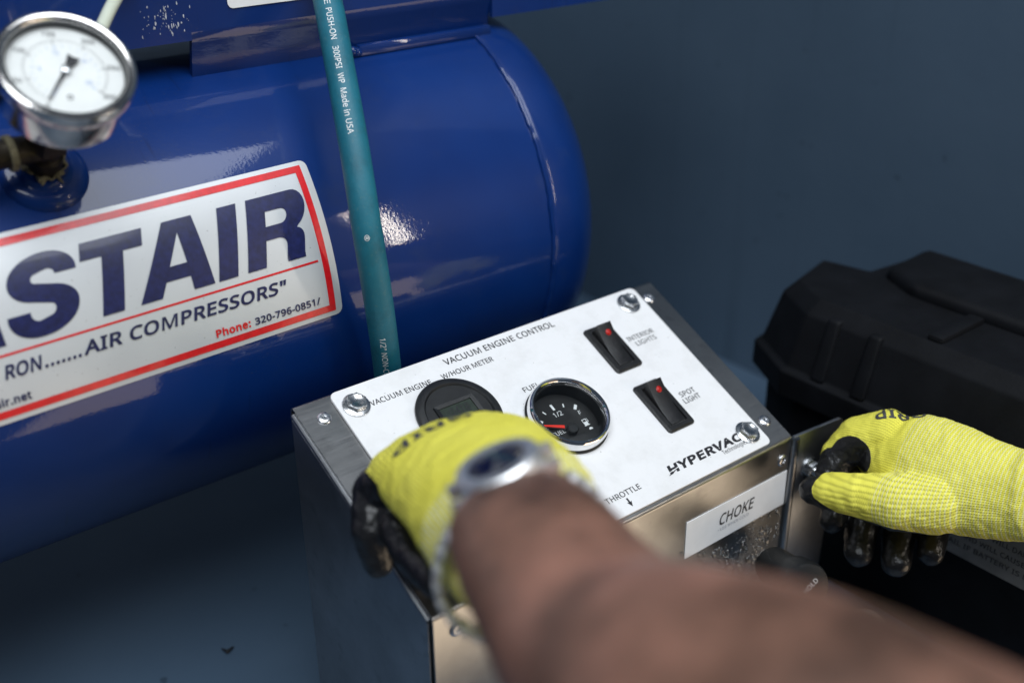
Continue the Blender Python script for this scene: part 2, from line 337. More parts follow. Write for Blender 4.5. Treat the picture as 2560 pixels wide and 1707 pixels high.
GLYPH = {
 '"': (327, ['128,573 112,366 68,366 52,573','275,573 259,366 215,366 199,573']),
 '-': (258, ['32,184 32,246 226,246 226,184']),
 '.': (215, ['58,43 61,69 72,85 88,94 107,97 126,94 142,85 153,69 157,43 153,18 142,2 126,-8 107,-11 88,-8 72,2 61,18']),
 '/': (298, ['290,573 77,0 8,0 221,573']),
 '0': (459, ['419,287 409,163 395,112 376,70 349,37 316,12 276,-3 229,-8 170,1 122,27 86,70 60,129 44,201 39,287 44,373 58,446 83,504 119,547 167,573 229,581 287,573 335,547 372,504 399,446 414,373','110,287 113,215 121,156 137,111 159,78 190,59 229,52 268,59 298,78 320,110 336,156 345,215 348,287 345,359 336,417 320,463 298,495 268,515 229,521 190,515 159,495 137,463 121,417 113,359']),
 '1': (459, ['285,0 216,0 216,400 216,439 217,470 219,499 196,477 169,455 108,405 71,452 226,573 285,573']),
 '2': (459, ['417,0 38,0 38,59 188,210 261,287 306,353 318,387 322,424 315,466 294,496 261,514 221,520 181,517 147,506 83,466 45,513 94,548 153,572 221,581 270,576 313,562 347,540 372,510 388,472 394,428 389,385 375,344 353,305 324,267 247,185 128,67 128,64 417,64']),
 '3': (459, ['395,439 392,403 381,372 363,347 340,326 310,311 277,302 277,298 337,283 379,255 405,214 413,163 407,116 390,74 360,40 318,14 263,-3 193,-8 110,-1 36,23 36,89 114,61 194,51 260,59 305,81 331,117 339,164 335,197 320,223 297,242 265,255 226,263 179,265 123,265 123,326 180,326 223,329 259,339 286,356 307,377 319,404 323,434 316,471 295,498 262,516 219,521 164,515 117,498 75,473 39,521 73,544 115,563 163,576 218,581 296,571 352,540 384,495']),
 '4': (459, ['443,130 359,130 359,0 291,0 291,130 17,130 17,190 286,576 359,576 359,193 443,193','291,374 291,412 293,444 294,474 295,500 292,500 276,468 257,438 86,193 291,193']),
 '5': (459, ['221,351 275,346 322,331 361,307 389,274 407,232 413,183 407,128 387,81 356,43 314,15 261,-2 199,-8 116,0 51,23 51,90 121,62 200,52 239,55 274,65 302,82 323,106 336,137 341,176 332,225 306,262 262,284 197,292 146,288 99,280 64,302 86,573 373,573 373,508 146,508 132,342 169,348']),
 '6': (459, ['44,245 51,342 75,433 95,474 121,510 155,539 196,562 246,576 306,581 344,579 377,573 377,513 344,520 308,523 257,518 216,504 183,483 158,454 139,419 127,380 115,291 119,291 150,326 194,350 255,358 302,353 342,338 375,313 400,279 416,236 421,184 415,129 399,82 372,44 336,15 291,-2 239,-8 199,-4 163,7 130,26 101,54 77,89 59,133 48,185','238,51 284,59 320,84 343,125 351,184 344,233 324,271 289,295 241,303 205,299 175,287 150,270 131,248 119,223 115,198 123,146 146,99 185,64 210,55']),
 '7': (459, ['109,0 344,508 35,508 35,573 419,573 419,518 187,0']),
 '8': (459, ['229,581 276,577 318,565 352,546 378,519 395,485 400,443 396,411 385,383 346,338 291,303 355,265 381,242 401,216 414,185 419,148 413,104 395,65 367,34 330,11 284,-3 231,-8 174,-3 126,10 89,33 61,63 45,101 39,146 43,183 56,214 75,241 99,264 158,299 107,336 71,383 61,411 58,444 63,485 80,518 107,545 141,565 182,577','108,145 116,107 138,76 176,55 229,48 281,55 319,76 342,108 350,148 346,174 335,197 293,235 229,265 217,270 157,237 121,197 111,173','228,524 188,518 155,502 134,476 127,441 130,414 141,391 179,357 232,330 282,357 317,392 327,414 330,441 323,476 302,502 270,518']),
 '9': (459, ['417,328 410,231 387,139 366,99 340,63 306,33 265,11 214,-3 154,-8 117,-6 82,0 82,60 115,53 152,50 204,54 245,68 278,90 303,118 322,153 334,192 346,281 341,281 310,247 266,223 204,214 158,219 118,235 85,260 61,294 45,336 40,387 46,443 63,491 90,529 127,557 171,575 223,581 262,577 299,565 332,545 361,518 384,483 402,439 413,388','223,521 178,513 142,488 118,447 110,388 117,339 137,301 171,277 220,269 256,273 286,285 311,303 330,325 342,349 346,374 338,426 315,474 277,508 252,518']),
 ':': (215, ['58,43 61,69 72,85 88,94 107,97 126,94 142,85 153,69 157,43 153,18 142,2 126,-8 107,-11 88,-8 72,2 61,18','58,387 61,412 72,429 88,438 107,441 126,438 142,429 153,412 157,387 153,362 142,345 126,335 107,332 88,335 72,345 61,362']),
 'A': (512, ['437,0 368,177 141,177 73,0 0,0 224,575 289,575 512,0','282,415 274,438 263,473 255,500 247,468 238,438 230,415 165,241 346,241']),
 'B': (521, ['241,573 336,565 404,541 428,522 445,497 455,467 459,431 456,399 446,371 431,347 409,328 382,313 350,304 350,300 415,279 441,261 461,236 474,203 478,163 472,115 454,74 425,42 385,19 337,5 279,0 78,0 78,573','256,329 318,335 357,352 377,382 384,423 376,463 351,490 308,506 245,511 150,511 150,329','150,269 150,61 265,61 330,68 371,91 394,125 401,168 398,197 388,221 370,241 344,256 307,266 260,269']),
 'C': (507, ['323,517 280,513 241,502 206,482 178,456 155,423 139,383 129,337 125,286 131,220 147,164 175,117 213,83 262,62 322,55 394,62 460,78 460,15 393,-2 312,-8 232,1 166,28 115,72 78,131 56,203 49,287 53,349 67,406 89,456 120,499 159,534 206,559 261,575 324,581 409,572 482,547 453,486 394,508']),
 'D': (585, ['536,292 528,203 501,131 457,74 399,33 325,8 237,0 78,0 78,573 254,573 335,565 404,540 460,501 502,446 528,377','460,289 454,359 435,415 404,457 361,487 308,505 244,511 150,511 150,62 228,62 282,65 329,76 369,94 402,119 428,151 446,190 457,236']),
 'E': (446, ['398,0 78,0 78,573 398,573 398,509 150,509 150,330 383,330 383,268 150,268 150,63 398,63']),
 'F': (416, ['150,0 78,0 78,573 398,573 398,509 150,509 150,306 383,306 383,243 150,243']),
 'G': (584, ['326,302 524,302 524,22 431,-1 323,-8 241,1 173,28 120,71 81,130 57,202 49,286 58,370 84,442 127,500 186,544 259,571 346,581 437,572 516,547 489,484 421,508 342,517 278,510 225,489 181,455 150,409 131,353 124,286 130,222 146,166 175,119 216,84 270,62 340,55 404,59 452,68 452,238 326,238']),
 'H': (594, ['516,0 443,0 443,267 150,267 150,0 78,0 78,573 150,573 150,330 443,330 443,573 516,573']),
 'I': (272, ['239,0 32,0 32,42 99,57 99,515 32,531 32,573 239,573 239,531 172,515 172,57 239,42']),
 'K': (496, ['496,0 411,0 209,273 150,222 150,0 78,0 78,573 150,573 150,290 199,345 249,399 403,573 488,573 261,323']),
 'L': (420, ['78,0 78,573 150,573 150,64 400,64 400,0']),
 'M': (727, ['330,0 142,500 144,0 78,0 78,573 184,573 362,103 544,573 650,573 650,0 578,0 581,500 390,0']),
 'N': (609, ['532,0 447,0 141,474 144,0 78,0 78,573 161,573 467,101 464,573 532,573']),
 'O': (626, ['577,287 573,224 561,166 540,116 510,73 473,38 428,13 375,-3 314,-8 251,-3 196,13 151,39 114,73 85,116 65,167 53,224 49,288 56,370 78,442 114,500 166,545 232,572 314,581 393,572 459,545 510,501 547,442 570,370','125,287 130,220 145,163 171,117 207,83 255,62 314,55 373,62 420,83 456,117 481,163 496,220 501,287 490,384 456,457 431,484 398,503 360,514 314,518 255,511 207,490 171,457 145,411 130,354']),
 'P': (485, ['229,573 326,562 393,528 415,504 431,475 441,442 444,404 433,336 417,306 395,278 364,255 324,238 275,227 216,223 150,223 150,0 78,0 78,573','223,511 150,511 150,285 208,285 258,288 298,296 330,311 352,334 365,363 370,401 361,449 334,484 289,504']),
 'R': (499, ['236,573 301,568 353,555 393,532 422,500 439,460 444,410 440,368 427,334 408,306 385,285 330,257 487,0 403,0 264,237 150,237 150,0 78,0 78,573','232,510 150,510 150,298 236,298 296,304 338,325 362,359 370,407 366,440 355,467 336,486 310,500 275,507']),
 'S': (440, ['403,153 396,106 378,66 348,35 307,11 257,-3 198,-8 137,-5 83,4 41,19 41,88 113,65 201,55 240,57 273,66 298,79 316,98 327,120 330,147 327,173 318,194 302,213 277,230 196,265 131,294 85,330 57,375 48,435 54,477 71,513 99,542 136,563 180,576 231,581 318,572 389,549 366,487 302,508 229,517 196,515 169,507 148,494 133,478 124,457 121,434 124,407 133,386 149,367 172,351 246,318 332,279 362,255 385,228 398,194']),
 'T': (446, ['259,0 187,0 187,509 8,509 8,573 437,573 437,509 259,509']),
 'U': (586, ['513,202 507,146 489,95 459,52 416,20 360,-1 290,-8 240,-4 196,7 159,25 128,50 104,82 86,118 76,158 72,204 72,573 144,573 144,201 154,139 182,93 228,64 294,55 342,59 379,73 407,96 427,126 438,161 442,202 442,573 513,573']),
 'V': (481, ['481,573 277,0 204,0 0,573 75,573 204,205 220,160 231,119 241,80 250,119 262,161 277,207 405,573']),
 'W': (746, ['735,573 583,0 510,0 399,375 389,410 380,443 373,471 370,488 367,471 361,443 352,409 342,373 234,0 161,0 10,573 85,573 174,223 183,186 190,151 196,118 201,87 206,119 213,154 222,191 232,227 333,573 407,573 512,225 523,187 532,151 538,117 544,87 550,129 560,175 572,224 660,573']),
 'Y': (454, ['227,291 376,573 454,573 263,222 263,0 191,0 191,219 0,573 79,573']),
 'a': (450, ['231,437 299,428 347,403 376,358 385,293 385,0 334,0 320,61 317,61 279,22 234,-1 172,-8 136,-5 103,6 75,23 55,48 41,80 37,119 50,176 87,219 152,245 243,257 316,259 316,285 310,330 293,359 265,375 227,380 163,370 106,347 84,400 151,426','252,208 184,200 141,182 118,155 110,119 115,87 132,66 157,53 188,49 238,56 279,79 306,117 315,172 315,210']),
 'c': (385, ['241,-8 187,-2 139,15 99,45 69,87 50,143 44,213 51,284 71,342 102,385 142,415 191,432 245,438 309,431 358,415 337,356 292,370 244,376 204,371 172,358 148,335 131,303 120,263 117,213 120,166 131,126 148,94 172,71 202,58 240,53 302,60 351,78 351,15 304,-2']),
 'd': (493, ['221,-8 182,-5 148,6 118,23 92,48 71,79 56,117 47,162 44,214 47,266 56,311 71,350 93,381 119,406 149,424 183,434 221,438 280,429 323,407 354,374 359,374 356,405 354,438 354,609 425,609 425,0 368,0 358,58 354,58 323,24 279,1','232,51 290,60 328,88 348,135 355,200 355,213 349,284 329,336 291,369 231,379 181,368 146,334 124,281 117,213 124,144 146,93 181,61']),
 'e': (452, ['234,438 286,432 329,414 364,385 390,346 406,299 411,244 411,201 117,201 127,137 154,90 197,62 254,52 327,60 392,82 392,20 327,-1 251,-8 194,-2 143,17 101,48 70,91 51,146 44,212 50,277 68,333 96,378 134,411 181,431','233,380 188,372 154,348 130,309 119,257 338,257 335,292 326,322 312,346 292,364 266,376']),
 'g': (493, ['221,438 261,434 297,422 329,402 355,373 359,373 369,430 425,430 425,-7 420,-63 404,-109 378,-146 341,-172 293,-187 233,-192 147,-186 78,-165 78,-100 149,-125 237,-134 286,-126 324,-101 347,-63 355,-13 355,4 356,32 358,57 354,57 329,28 299,8 263,-4 221,-8 182,-4 147,7 117,25 91,51 56,121 44,214 56,306 91,377 117,404 147,423 181,434','230,379 197,374 169,359 147,336 130,303 120,262 117,213 124,143 146,92 182,60 232,50 288,58 309,69 326,85 349,131 356,197 356,214 353,267 343,309 326,340 302,362 270,374']),
 'h': (496, ['139,431 138,399 135,370 140,370 174,407 221,429 273,437 321,433 360,421 391,400 413,370 426,330 431,280 431,0 361,0 361,275 355,321 338,353 308,372 265,379 222,374 189,360 166,338 150,308 142,269 139,222 139,0 68,0 68,609 139,609']),
 'i': (207, ['139,430 139,0 68,0 68,430','104,591 133,580 142,566 145,546 142,526 133,512 104,501 88,504 75,512 66,526 63,546 66,566 75,580 88,588']),
 'l': (207, ['139,0 68,0 68,609 139,609']),
 'n': (496, ['275,438 343,429 391,401 421,352 431,280 431,0 361,0 361,275 355,321 338,353 308,372 265,379 204,368 166,338 146,289 139,223 139,0 68,0 68,430 125,430 136,371 140,371 175,409 222,431']),
 'o': (485, ['442,216 438,165 428,121 411,82 388,51 359,25 324,7 285,-4 241,-8 200,-4 163,7 129,25 100,51 77,82 59,121 48,165 44,216 50,282 68,336 97,380 137,412 186,431 244,438 299,431 347,412 387,380 417,336 436,282','117,216 120,169 130,128 147,95 172,71 203,56 243,51 282,56 314,71 339,95 356,128 366,169 369,216 365,263 355,303 338,335 314,359 282,374 242,379 185,368 147,335 124,284']),
 'r': (331, ['269,438 295,437 319,433 310,368 287,372 264,374 217,363 176,334 149,289 139,229 139,0 68,0 68,430 126,430 134,351 137,351 170,395 214,426 240,435']),
 's': (384, ['348,119 343,80 327,49 302,24 268,6 226,-4 176,-8 99,-1 42,19 42,83 104,60 178,49 224,53 256,66 274,86 280,112 271,141 239,167 174,196 103,228 76,245 57,266 45,292 41,324 52,372 85,408 137,430 202,438 275,430 339,409 315,353 258,372 197,380 159,377 131,366 114,350 108,328 119,298 154,274 219,246 289,215 314,197 333,176 344,150']),
 't': (289, ['212,50 245,53 272,59 272,5 240,-4 200,-8 167,-5 138,4 112,20 91,44 78,79 74,125 74,375 13,375 13,409 75,437 103,528 144,528 144,430 269,430 269,375 144,375 144,127 149,93 163,69 185,54']),
 '®': (667, ['224,111 224,461 326,461 383,455 423,435 445,403 453,358 448,324 434,298 413,279 391,266 484,111 415,111 334,249 285,249 285,111','325,299 353,303 374,315 387,333 391,356 387,380 375,397 354,407 324,410 285,410 285,299','334,-8 272,-3 216,14 165,40 122,75 87,118 61,168 45,225 39,286 45,348 61,404 87,454 122,498 165,533 216,559 272,575 334,581 393,575 448,559 498,533 542,498 578,454 605,404 622,348 628,286 622,225 606,168 580,118 545,75 502,40 451,14 395,-3','334,34 383,39 430,53 472,75 509,105 540,142 563,185 577,233 582,286 578,337 564,384 542,427 512,464 476,495 433,518 386,533 334,538 281,533 233,520 191,497 154,467 125,430 103,387 89,339 84,286 89,236 103,188 125,146 154,108 191,77 233,54 281,39']),
 '•': (302, ['62,293 65,325 73,351 87,370 105,383 151,392 196,383 214,370 228,351 237,325 240,293 237,261 228,235 214,216 196,203 151,193 105,203 87,216 73,235 65,261']),
 ' ': (209, []),
}
def grow(lp, d):
    """outline moved outwards by d with limited mitres (outer loops run clockwise, holes the other way)"""
    n = len(lp); out = []
    for i in range(n):
        a, b, c = lp[i-1], lp[i], lp[(i+1) % n]
        e1 = (b[0]-a[0], b[1]-a[1]); e2 = (c[0]-b[0], c[1]-b[1]); l1 = math.hypot(*e1) or 1; l2 = math.hypot(*e2) or 1
        n1 = (-e1[1]/l1, e1[0]/l1); n2 = (-e2[1]/l2, e2[0]/l2); m_ = (n1[0]+n2[0], n1[1]+n2[1]); q = m_[0]**2+m_[1]**2
        k = 2*d/max(q, 0.9); out.append((b[0]+m_[0]*k, b[1]+m_[1]*k))
    return out
def fill2d(loops, off=0.0):
    """2D fill of closed outlines; the inner ones are holes"""
    cu = bpy.data.curves.new('g', 'CURVE'); cu.dimensions = '2D'; cu.fill_mode = 'BOTH'
    if off: loops = [grow(lp, off) for lp in loops]
    for lp in loops:
        sp = cu.splines.new('POLY'); sp.points.add(len(lp)-1)
        for q, c in zip(sp.points, lp): q.co = (c[0], c[1], 0, 1)
        sp.use_cyclic_u = True
    o = bpy.data.objects.new('g', cu); COL.objects.link(o); bpy.context.view_layer.update(); me = o.to_mesh()
    out = ([(q.co.x, q.co.y) for q in me.vertices], [tuple(q.vertices) for q in me.polygons]); o.to_mesh_clear(); bpy.data.objects.remove(o); bpy.data.curves.remove(cu); return out
def glyphs(s, cap, width=None, bold=0.0, shear=0.0, align='L', xs=1.0, sp=1.0):
    """flat outline of a line of writing: cap height and, if given, total width"""
    v, f, x = [], [], 0.0
    for ch in s:
        adv, lps = GLYPH[ch]
        if lps:
            bold_ = bold*(0.6 if ch in 'MW' else 1.0); key = (ch, bold)
            if key not in _cap: _cap[key] = fill2d([[tuple(float(t)/573 for t in q.split(',')) for q in l.split(' ')] for l in lps], bold_)
            gv, gf = _cap[key]; n0 = len(v); v += [(a+x, b) for a, b in gv]; f += [tuple(i+n0 for i in q) for q in gf]
        x += adv/573*sp + bold*1.2
    x0 = min(p[0] for p in v); x1 = max(p[0] for p in v); k = cap
    kx = width/(x1-x0) if width else k*xs
    sh = {'L': 0, 'C': 0.5, 'R': 1}[align]*(x1-x0)
    return [((p[0]-x0-sh)*kx + shear*p[1]*k, p[1]*k) for p in v], f
_cap = {}
def place(g, x, y, rot=0.0):
    c, s_ = math.cos(rot), math.sin(rot); return [(x+c*a-s_*b, y+s_*a+c*b) for a, b in g[0]], g[1]
def flat(g, f, h): return xf(f, ([(a, b, h) for a, b in g[0]], g[1]))
def cut2d(g, step, lo, hi):
    bm = bmesh.new(); vs = [bm.verts.new((a, b, 0)) for a, b in g[0]]
    for q in g[1]:
        try: bm.faces.new([vs[i] for i in q])
        except ValueError: pass
    bmesh.ops.remove_doubles(bm, verts=bm.verts, dist=1e-7)
    y = math.ceil(lo/step)*step
    while y < hi:
        bmesh.ops.bisect_plane(bm, geom=list(bm.verts)+list(bm.edges)+list(bm.faces), plane_co=(0, y, 0), plane_no=(0, 1, 0)); y += step
    bm.verts.index_update(); out = ([(p.co.x, p.co.y) for p in bm.verts], [tuple(p.index for p in q.verts) for q in bm.faces]); bm.free(); return out

# ------------------------------------------------------------------ setting
FZ = -0.20; WX = 0.70
build('floor', box(ID, -1.2, WX+0.05, -0.195, 1.25, FZ-0.03, FZ), 'slate_floor', None, False, kind='structure')
build('wall', box(ID, WX, WX+0.05, -0.175, 1.20, FZ+0.0005, 1.1), 'slate_wall', None, False, kind='structure')
build('rear_wall', box(ID, -1.2, WX-0.0005, 1.20, 1.25, FZ+0.0005, 1.1), 'slate_wall', None, False, kind='structure')

# ------------------------------------------------------------------ air compressor: tank, deck, label, gauge
TY, TZ, TR = 0.3776, 0.1077, 0.175
SEAM = 0.268
ac = thing('air_compressor', (-0.15, TY, FZ), 'glossy blue air compressor tank with white and red label at left', 'air compressor')
FTX = frame((0, TY, TZ), (0, -1, 0), (0, 0, 1), (1, 0, 0))
# lathe axis is +X; cross (-Y, Z) so that angle 0 faces the viewer
FTX = Matrix(((0, 0, 1, 0), (-1, 0, 0, TY), (0, 1, 0, TZ), (0, 0, 0, 1)))
build('tank_shell', lathe(FTX, [(TR, -0.62), (TR, -0.4), (TR, -0.2), (TR, 0.0), (TR, 0.15), (TR, SEAM-0.001)], 160), 'blue_paint', ac)
dome = [(TR-0.0005, SEAM-0.004), (TR+0.0016, SEAM), (TR+0.0022, SEAM+0.004), (TR+0.0016, SEAM+0.018)]
for k in range(1, 19):
    a = math.pi/2*k/18; dome.append(((TR+0.0014)*math.cos(a)**0.92 if k < 18 else 0.0, SEAM+0.018+0.083*math.sin(a)))
cap_ = build('end_cap', lathe(FTX, dome, 160), 'blue_paint', ac)
build('end_cap', lathe(FTX, [(a, -0.62-(z-SEAM)) for a, z in dome], 120), 'blue_paint', ac)
# weld bead round the seam
pts = []
for k in range(241):
    a = 2*math.pi*k/240; j = 0.0003*math.sin(k*2.1)+0.0003*math.sin(k*0.7)
    pts.append(V(SEAM-0.0015+j, TY-(TR+0.0008)*math.cos(a), TZ+(TR+0.0008)*math.sin(a)))
build('weld_seam', tube(pts, lambda i: 0.0018+0.0002*math.sin(i*1.7), 8, (1, 0, 0)), 'blue_paint', ac)
for fx in (-0.42, 0.17):
    prof = [(TY-0.11, FZ+0.001), (TY+0.11, FZ+0.001), (TY+0.11, FZ+0.012), (TY+0.075, FZ+0.02), (TY+0.105, TZ-0.132), (TY+0.05, TZ-0.164), (TY, TZ-0.172), (TY-0.05, TZ-0.164), (TY-0.105, TZ-0.132), (TY-0.075, FZ+0.02), (TY-0.11, FZ+0.012)]
    build('foot', prism(Matrix(((0, 0, 1, fx), (1, 0, 0, 0), (0, 1, 0, 0), (0, 0, 0, 1))), prof, 0, 0.045), 'blue_paint', ac, bevel=0.001)
# deck channel: upright front sheet, a leg bent back under it down to the tank, a notch to its left
DY = 0.300; DT = 0.41
FYX = Matrix(((0, 0, 1, 0), (1, 0, 0, 0), (0, 1, 0, 0), (0, 0, 0, 1)))
def deck_part(z0, x0, x1): return prism(FYX, [(DY, z0), (DY+0.004, z0), (DY+0.004, DT-0.004), (0.50, DT-0.004), (0.50, DT), (DY, DT)], x0, x1)
dk = build('mounting_deck', join(deck_part(0.2945, -0.60, 0.0240), deck_part(0.3000, 0.0240, 0.283), deck_part(0.2790, 0.283, 0.452)), 'blue_paint', ac)
leg = [(DY, 0.3000), (DY+0.0004, 0.2960), (DY+0.0016, 0.2920), (DY+0.0030, 0.2880), (0.3085, 0.2660)]
leg_i = [(y+0.0036, z+0.0010) for y, z in leg]; leg_i[0] = (DY+0.004, 0.3000)
build('deck_leg', prism(FYX, leg+leg_i[::-1], 0.0240, 0.283), 'blue_paint', ac, ang=50)
build('saddle_bar', box(ID, 0.155, 0.281, 0.2990, 0.3066, 0.2650, 0.2735), 'blue_paint', ac, bevel=0.002)
wv = [roundcone((0.146+0.004*k, 0.3020-0.001*(k % 2), 0.2690+0.0008*math.sin(k*2)), 0.0042, (0.149+0.004*k, 0.3020, 0.2675), 0.0032, 10, 3) for k in range(3)]
build('weld_bead', join(*wv), 'blue_paint', ac)
FDK = frame((0, DY, 0), (1, 0, 0), (0, 0, 1), (0, -1, 0))
stk = build('deck_sticker', prism(FDK, rrect(0.0525, 0.175, 0.3125, 0.38, 0.004), 0.0003, 0.0008), 'sticker_white', dk)
sc = []
for k in range(75):
    x = random.gauss(0.006, 0.009); z = random.gauss(0.309, 0.0075)
    if z < 0.299: continue
    w = random.uniform(0.00012, 0.0005); l = w*random.uniform(0.8, 4.5)
    sc.append(prism(FDK, [(x+w*random.uniform(.5, 1.2)*math.cos(q), z+l*random.uniform(.5, 1.2)*math.sin(q)) for q in (0, .9, 1.8, 2.7, 3.6, 4.5, 5.4)], 0.0001, 0.00025))
build('paint_chips', join(*sc), 'scuff_white', dk, False, kind='stuff')

# curved label wrapped on the shell
def lab(x, s, h):
    s2 = s + 0.0225*(x-0.066); a = s2/TR; r = TR+h
    return V(x, TY-r*math.cos(a), TZ+r*math.sin(a))
def on_label(g, h): g = cut2d(g, 0.004, -0.02, 0.14); return [lab(a, b, h) for a, b in g[0]], g[1]
def strip(x0, x1, s0, s1): return ([(x0, s0), (x1, s0), (x1, s1), (x0, s1)], [(0, 1, 2, 3)])
pl = rrect(-0.44, 0.0685, 0.0042, 0.1165, 0.005, 4)
g2 = cut2d((pl, [tuple(range(len(pl)))]), 0.004, -0.02, 0.14)
bl = build('brand_label', ([lab(a, b, 0.0004) for a, b in g2[0]], g2[1]), 'label_foil', ac)
tag(bl, 'white foil label with red frame and navy lettering on blue tank')
bt = 0.0048
fr = [strip(-0.436, 0.0632, 0.1132-bt, 0.1132), strip(-0.436, 0.0632, 0.0078, 0.0078+bt), strip(0.0632-bt, 0.0632, 0.0078+bt, 0.1132-bt), strip(-0.436, -0.436+bt, 0.0078+bt, 0.1132-bt), strip(-0.43, 0.0555, 0.0452, 0.0466)]
for i, q in enumerate(fr): build('red_frame' if i < 4 else 'red_rule', on_label(q, 0.0007), 'ink_red', bl)
S0 = 0.0515; H = 0.0468; SH = 0.265
def arc(cx, cy, rx, ry, a0, a1, n=10): return [(cx+rx*math.cos(R(a0+(a1-a0)*k/n)), cy+ry*math.sin(R(a0+(a1-a0)*k/n))) for k in range(n+1)]
def tri_fill(outline, holes=()): return fill2d([outline]+list(holes))
W_ = 1000.0
def ital(g): return [(a/W_+SH*b/W_, S0+b/W_) for a, b in g[0]], g[1]
h = 46.8
letters = {}
letters['T'] = tri_fill([(-96.5, 0), (-82.6, 0), (-82.6, h-10.8), (-70, h-10.8), (-70, h), (-110.2, h), (-110.2, h-10.8), (-96.5, h-10.8)])
def glyphA(c): return tri_fill([(c-25.5, 0), (c-11.0, 0), (c-8.4, 9.2), (c+8.4, 9.2), (c+11.0, 0), (c+25.5, 0), (c+10.2, h), (c-10.2, h)], [[(c-6.0, 18.2), (c+6.0, 18.2), (c, 38.5)]])
letters['A'] = glyphA(-46.3); letters['A2'] = glyphA(-181.0)
letters['I'] = tri_fill([(-17.9, 0), (-4.1, 0), (-4.1, h), (-17.9, h)])
letters['R'] = tri_fill([(3.2, 0), (17.0, 0), (17.0, 17.2), (27, 17.2)] + arc(27, 11.2, 6.0, 6.0, 90, 0, 5) + [(33.0, 3), (33.6, 0), (47.4, 0), (46.6, 4.0), (46.6, 13)] + arc(39.5, 13.5, 7.0, 7.5, 0, 80, 5) + arc(36.5, 33.8, 11.0, 13.0, -62, 90, 10) + [(3.2, h)], [[(17.0, 26.3), (28.5, 26.3)] + arc(28.5, 31.3, 4.6, 5.0, -90, 90, 8) + [(17.0, 36.3)]])
cx = -133.0
S_out = [(cx-21.6, 14.6)] + arc(cx-0.5, 14.6, 21.1, 15.6, 180, 270, 10) + arc(cx+1, 13.6, 20.8, 14.6, 270, 360, 10) + arc(cx+1, 14.6, 20.8, 13.6, 0, 78, 8) + [(cx-4.0, 30.2)] + arc(cx-4.2, 33.2, 3.4, 3.0, 270, 90, 8) + [(cx+2.0, 37.6)] + arc(cx+2.0, 33.6, 5.0, 4.0, 90, 0, 6) + [(cx+20.2, 33.6)] + arc(cx+0.5, 33.6, 19.7, 14.2, 0, 90, 10) + arc(cx-0.5, 34.0, 21.0, 13.8, 90, 180, 10) + arc(cx-0.5, 33.0, 21.0, 13.5, 180, 256, 8) + [(cx+3.8, 17.4)] + arc(cx+3.8, 13.6, 3.8, 3.8, 90, -90, 8) + [(cx-2.0, 8.4)] + arc(cx-2.0, 14.6, 6.0, 6.2, 270, 180, 6)
letters['S'] = tri_fill(S_out)
for k in ('A2', 'S', 'T', 'A', 'I', 'R'): build('letter', on_label(ital(letters[k]), 0.0009), 'ink_navy', bl)
def words(s, x, base, cap, width, matn, bold=0.0, shear=0.0, align='L', sp=1.0):
    build('lettering', on_label(place(glyphs(s, cap, width, bold, shear, align, sp=sp), x, base), 0.0009), matn, bl)
words('AIR COMPRESSORS"', -0.1135, 0.0318, 0.0080, 0.1405, 'ink_navy', 0.040, 0.22)
words('RON', -0.1610, 0.0318, 0.0080, 0.0212, 'ink_navy', 0.040, 0.22)
words('.......', -0.1375, 0.0318, 0.0080, 0.0225, 'ink_navy', 0.040, 0.22)
words('Phone:', -0.0275, 0.0158, 0.0049, 0.0252, 'ink_red', 0.055)
words('320-796-0851/', 0.0010, 0.0158, 0.0046, 0.0508, 'ink_navy', 0.042)
words('air.net', -0.1705, 0.0158, 0.0049, 0.0215, 'ink_navy', 0.042)

# threaded spud ring welded on the shell
GA = R(47.6); GN = V(0, -math.cos(GA), math.sin(GA)); SPX = -0.1015
SP = V(SPX, TY, TZ) + GN*TR
FG = frame(SP, (1, 0, 0), GN.cross(V(1, 0, 0)), GN)
build('spud_ring', lathe(FG, [(0.0, -0.004), (0.0282, -0.006), (0.0277, -0.001), (0.0252, 0.0030), (0.0212, 0.0052), (0.0185, 0.0052), (0.0165, 0.0062), (0.0145, 0.0085), (0.0, 0.0085)], 72), 'blue_paint', ac)
pg = thing('pressure_gauge', SP+GN*0.08, parent=ac); tag(pg, 'round steel pressure gauge with white dial on blue tank')
TILT = (GN + V(0.02, 0.0, 0.03)).normalized(); GC = SP + GN*0.066 + V(0.004, 0, 0)
FD = frame(GC, TILT.cross(V(0, 0, 1)).normalized()*-1, TILT.cross(TILT.cross(V(0, 0, 1)).normalized()*-1), TILT)
FD = FD @ Matrix.Rotation(R(-20), 4, 'Z') @ Matrix.Scale(1.04, 4)
gr_ = 0.0365
build('fitting', join(lathe(FG, [(0, 0.004), (0.0105, 0.004), (0.0105, 0.020), (0.0085, 0.021), (0.0085, 0.034), (0, 0.034)], 24), lathe(FG, [(0, 0.033), (0.0135, 0.033), (0.0135, 0.046), (0, 0.046)], 6), lathe(FG, [(0, 0.0455), (0.0090, 0.0455), (0.0090, 0.070), (0, 0.070)], 24)), 'brass_dark', pg)
elbow_c = SP+GN*0.028
ep = smooth_path([elbow_c, elbow_c+V(-0.02, -0.001, 0.0005), elbow_c+V(-0.05, -0.002, -0.001), elbow_c+V(-0.10, -0.002, -0.004)], 6)
build('side_fitting', tube(ep, lambda i: 0.0085 if i % 6 else 0.0095, 18), 'brass_dark', pg)
tp = []
cp = [FG @ V((0.0112+0.0012*math.sin(k*1.9)+0.0008*math.sin(k*0.8))*math.cos(2*math.pi*k/36), (0.0112+0.0012*math.sin(k*1.9)+0.0008*math.sin(k*0.8))*math.sin(2*math.pi*k/36), 0.0098+0.0008*math.sin(k*1.3)) for k in range(37)]
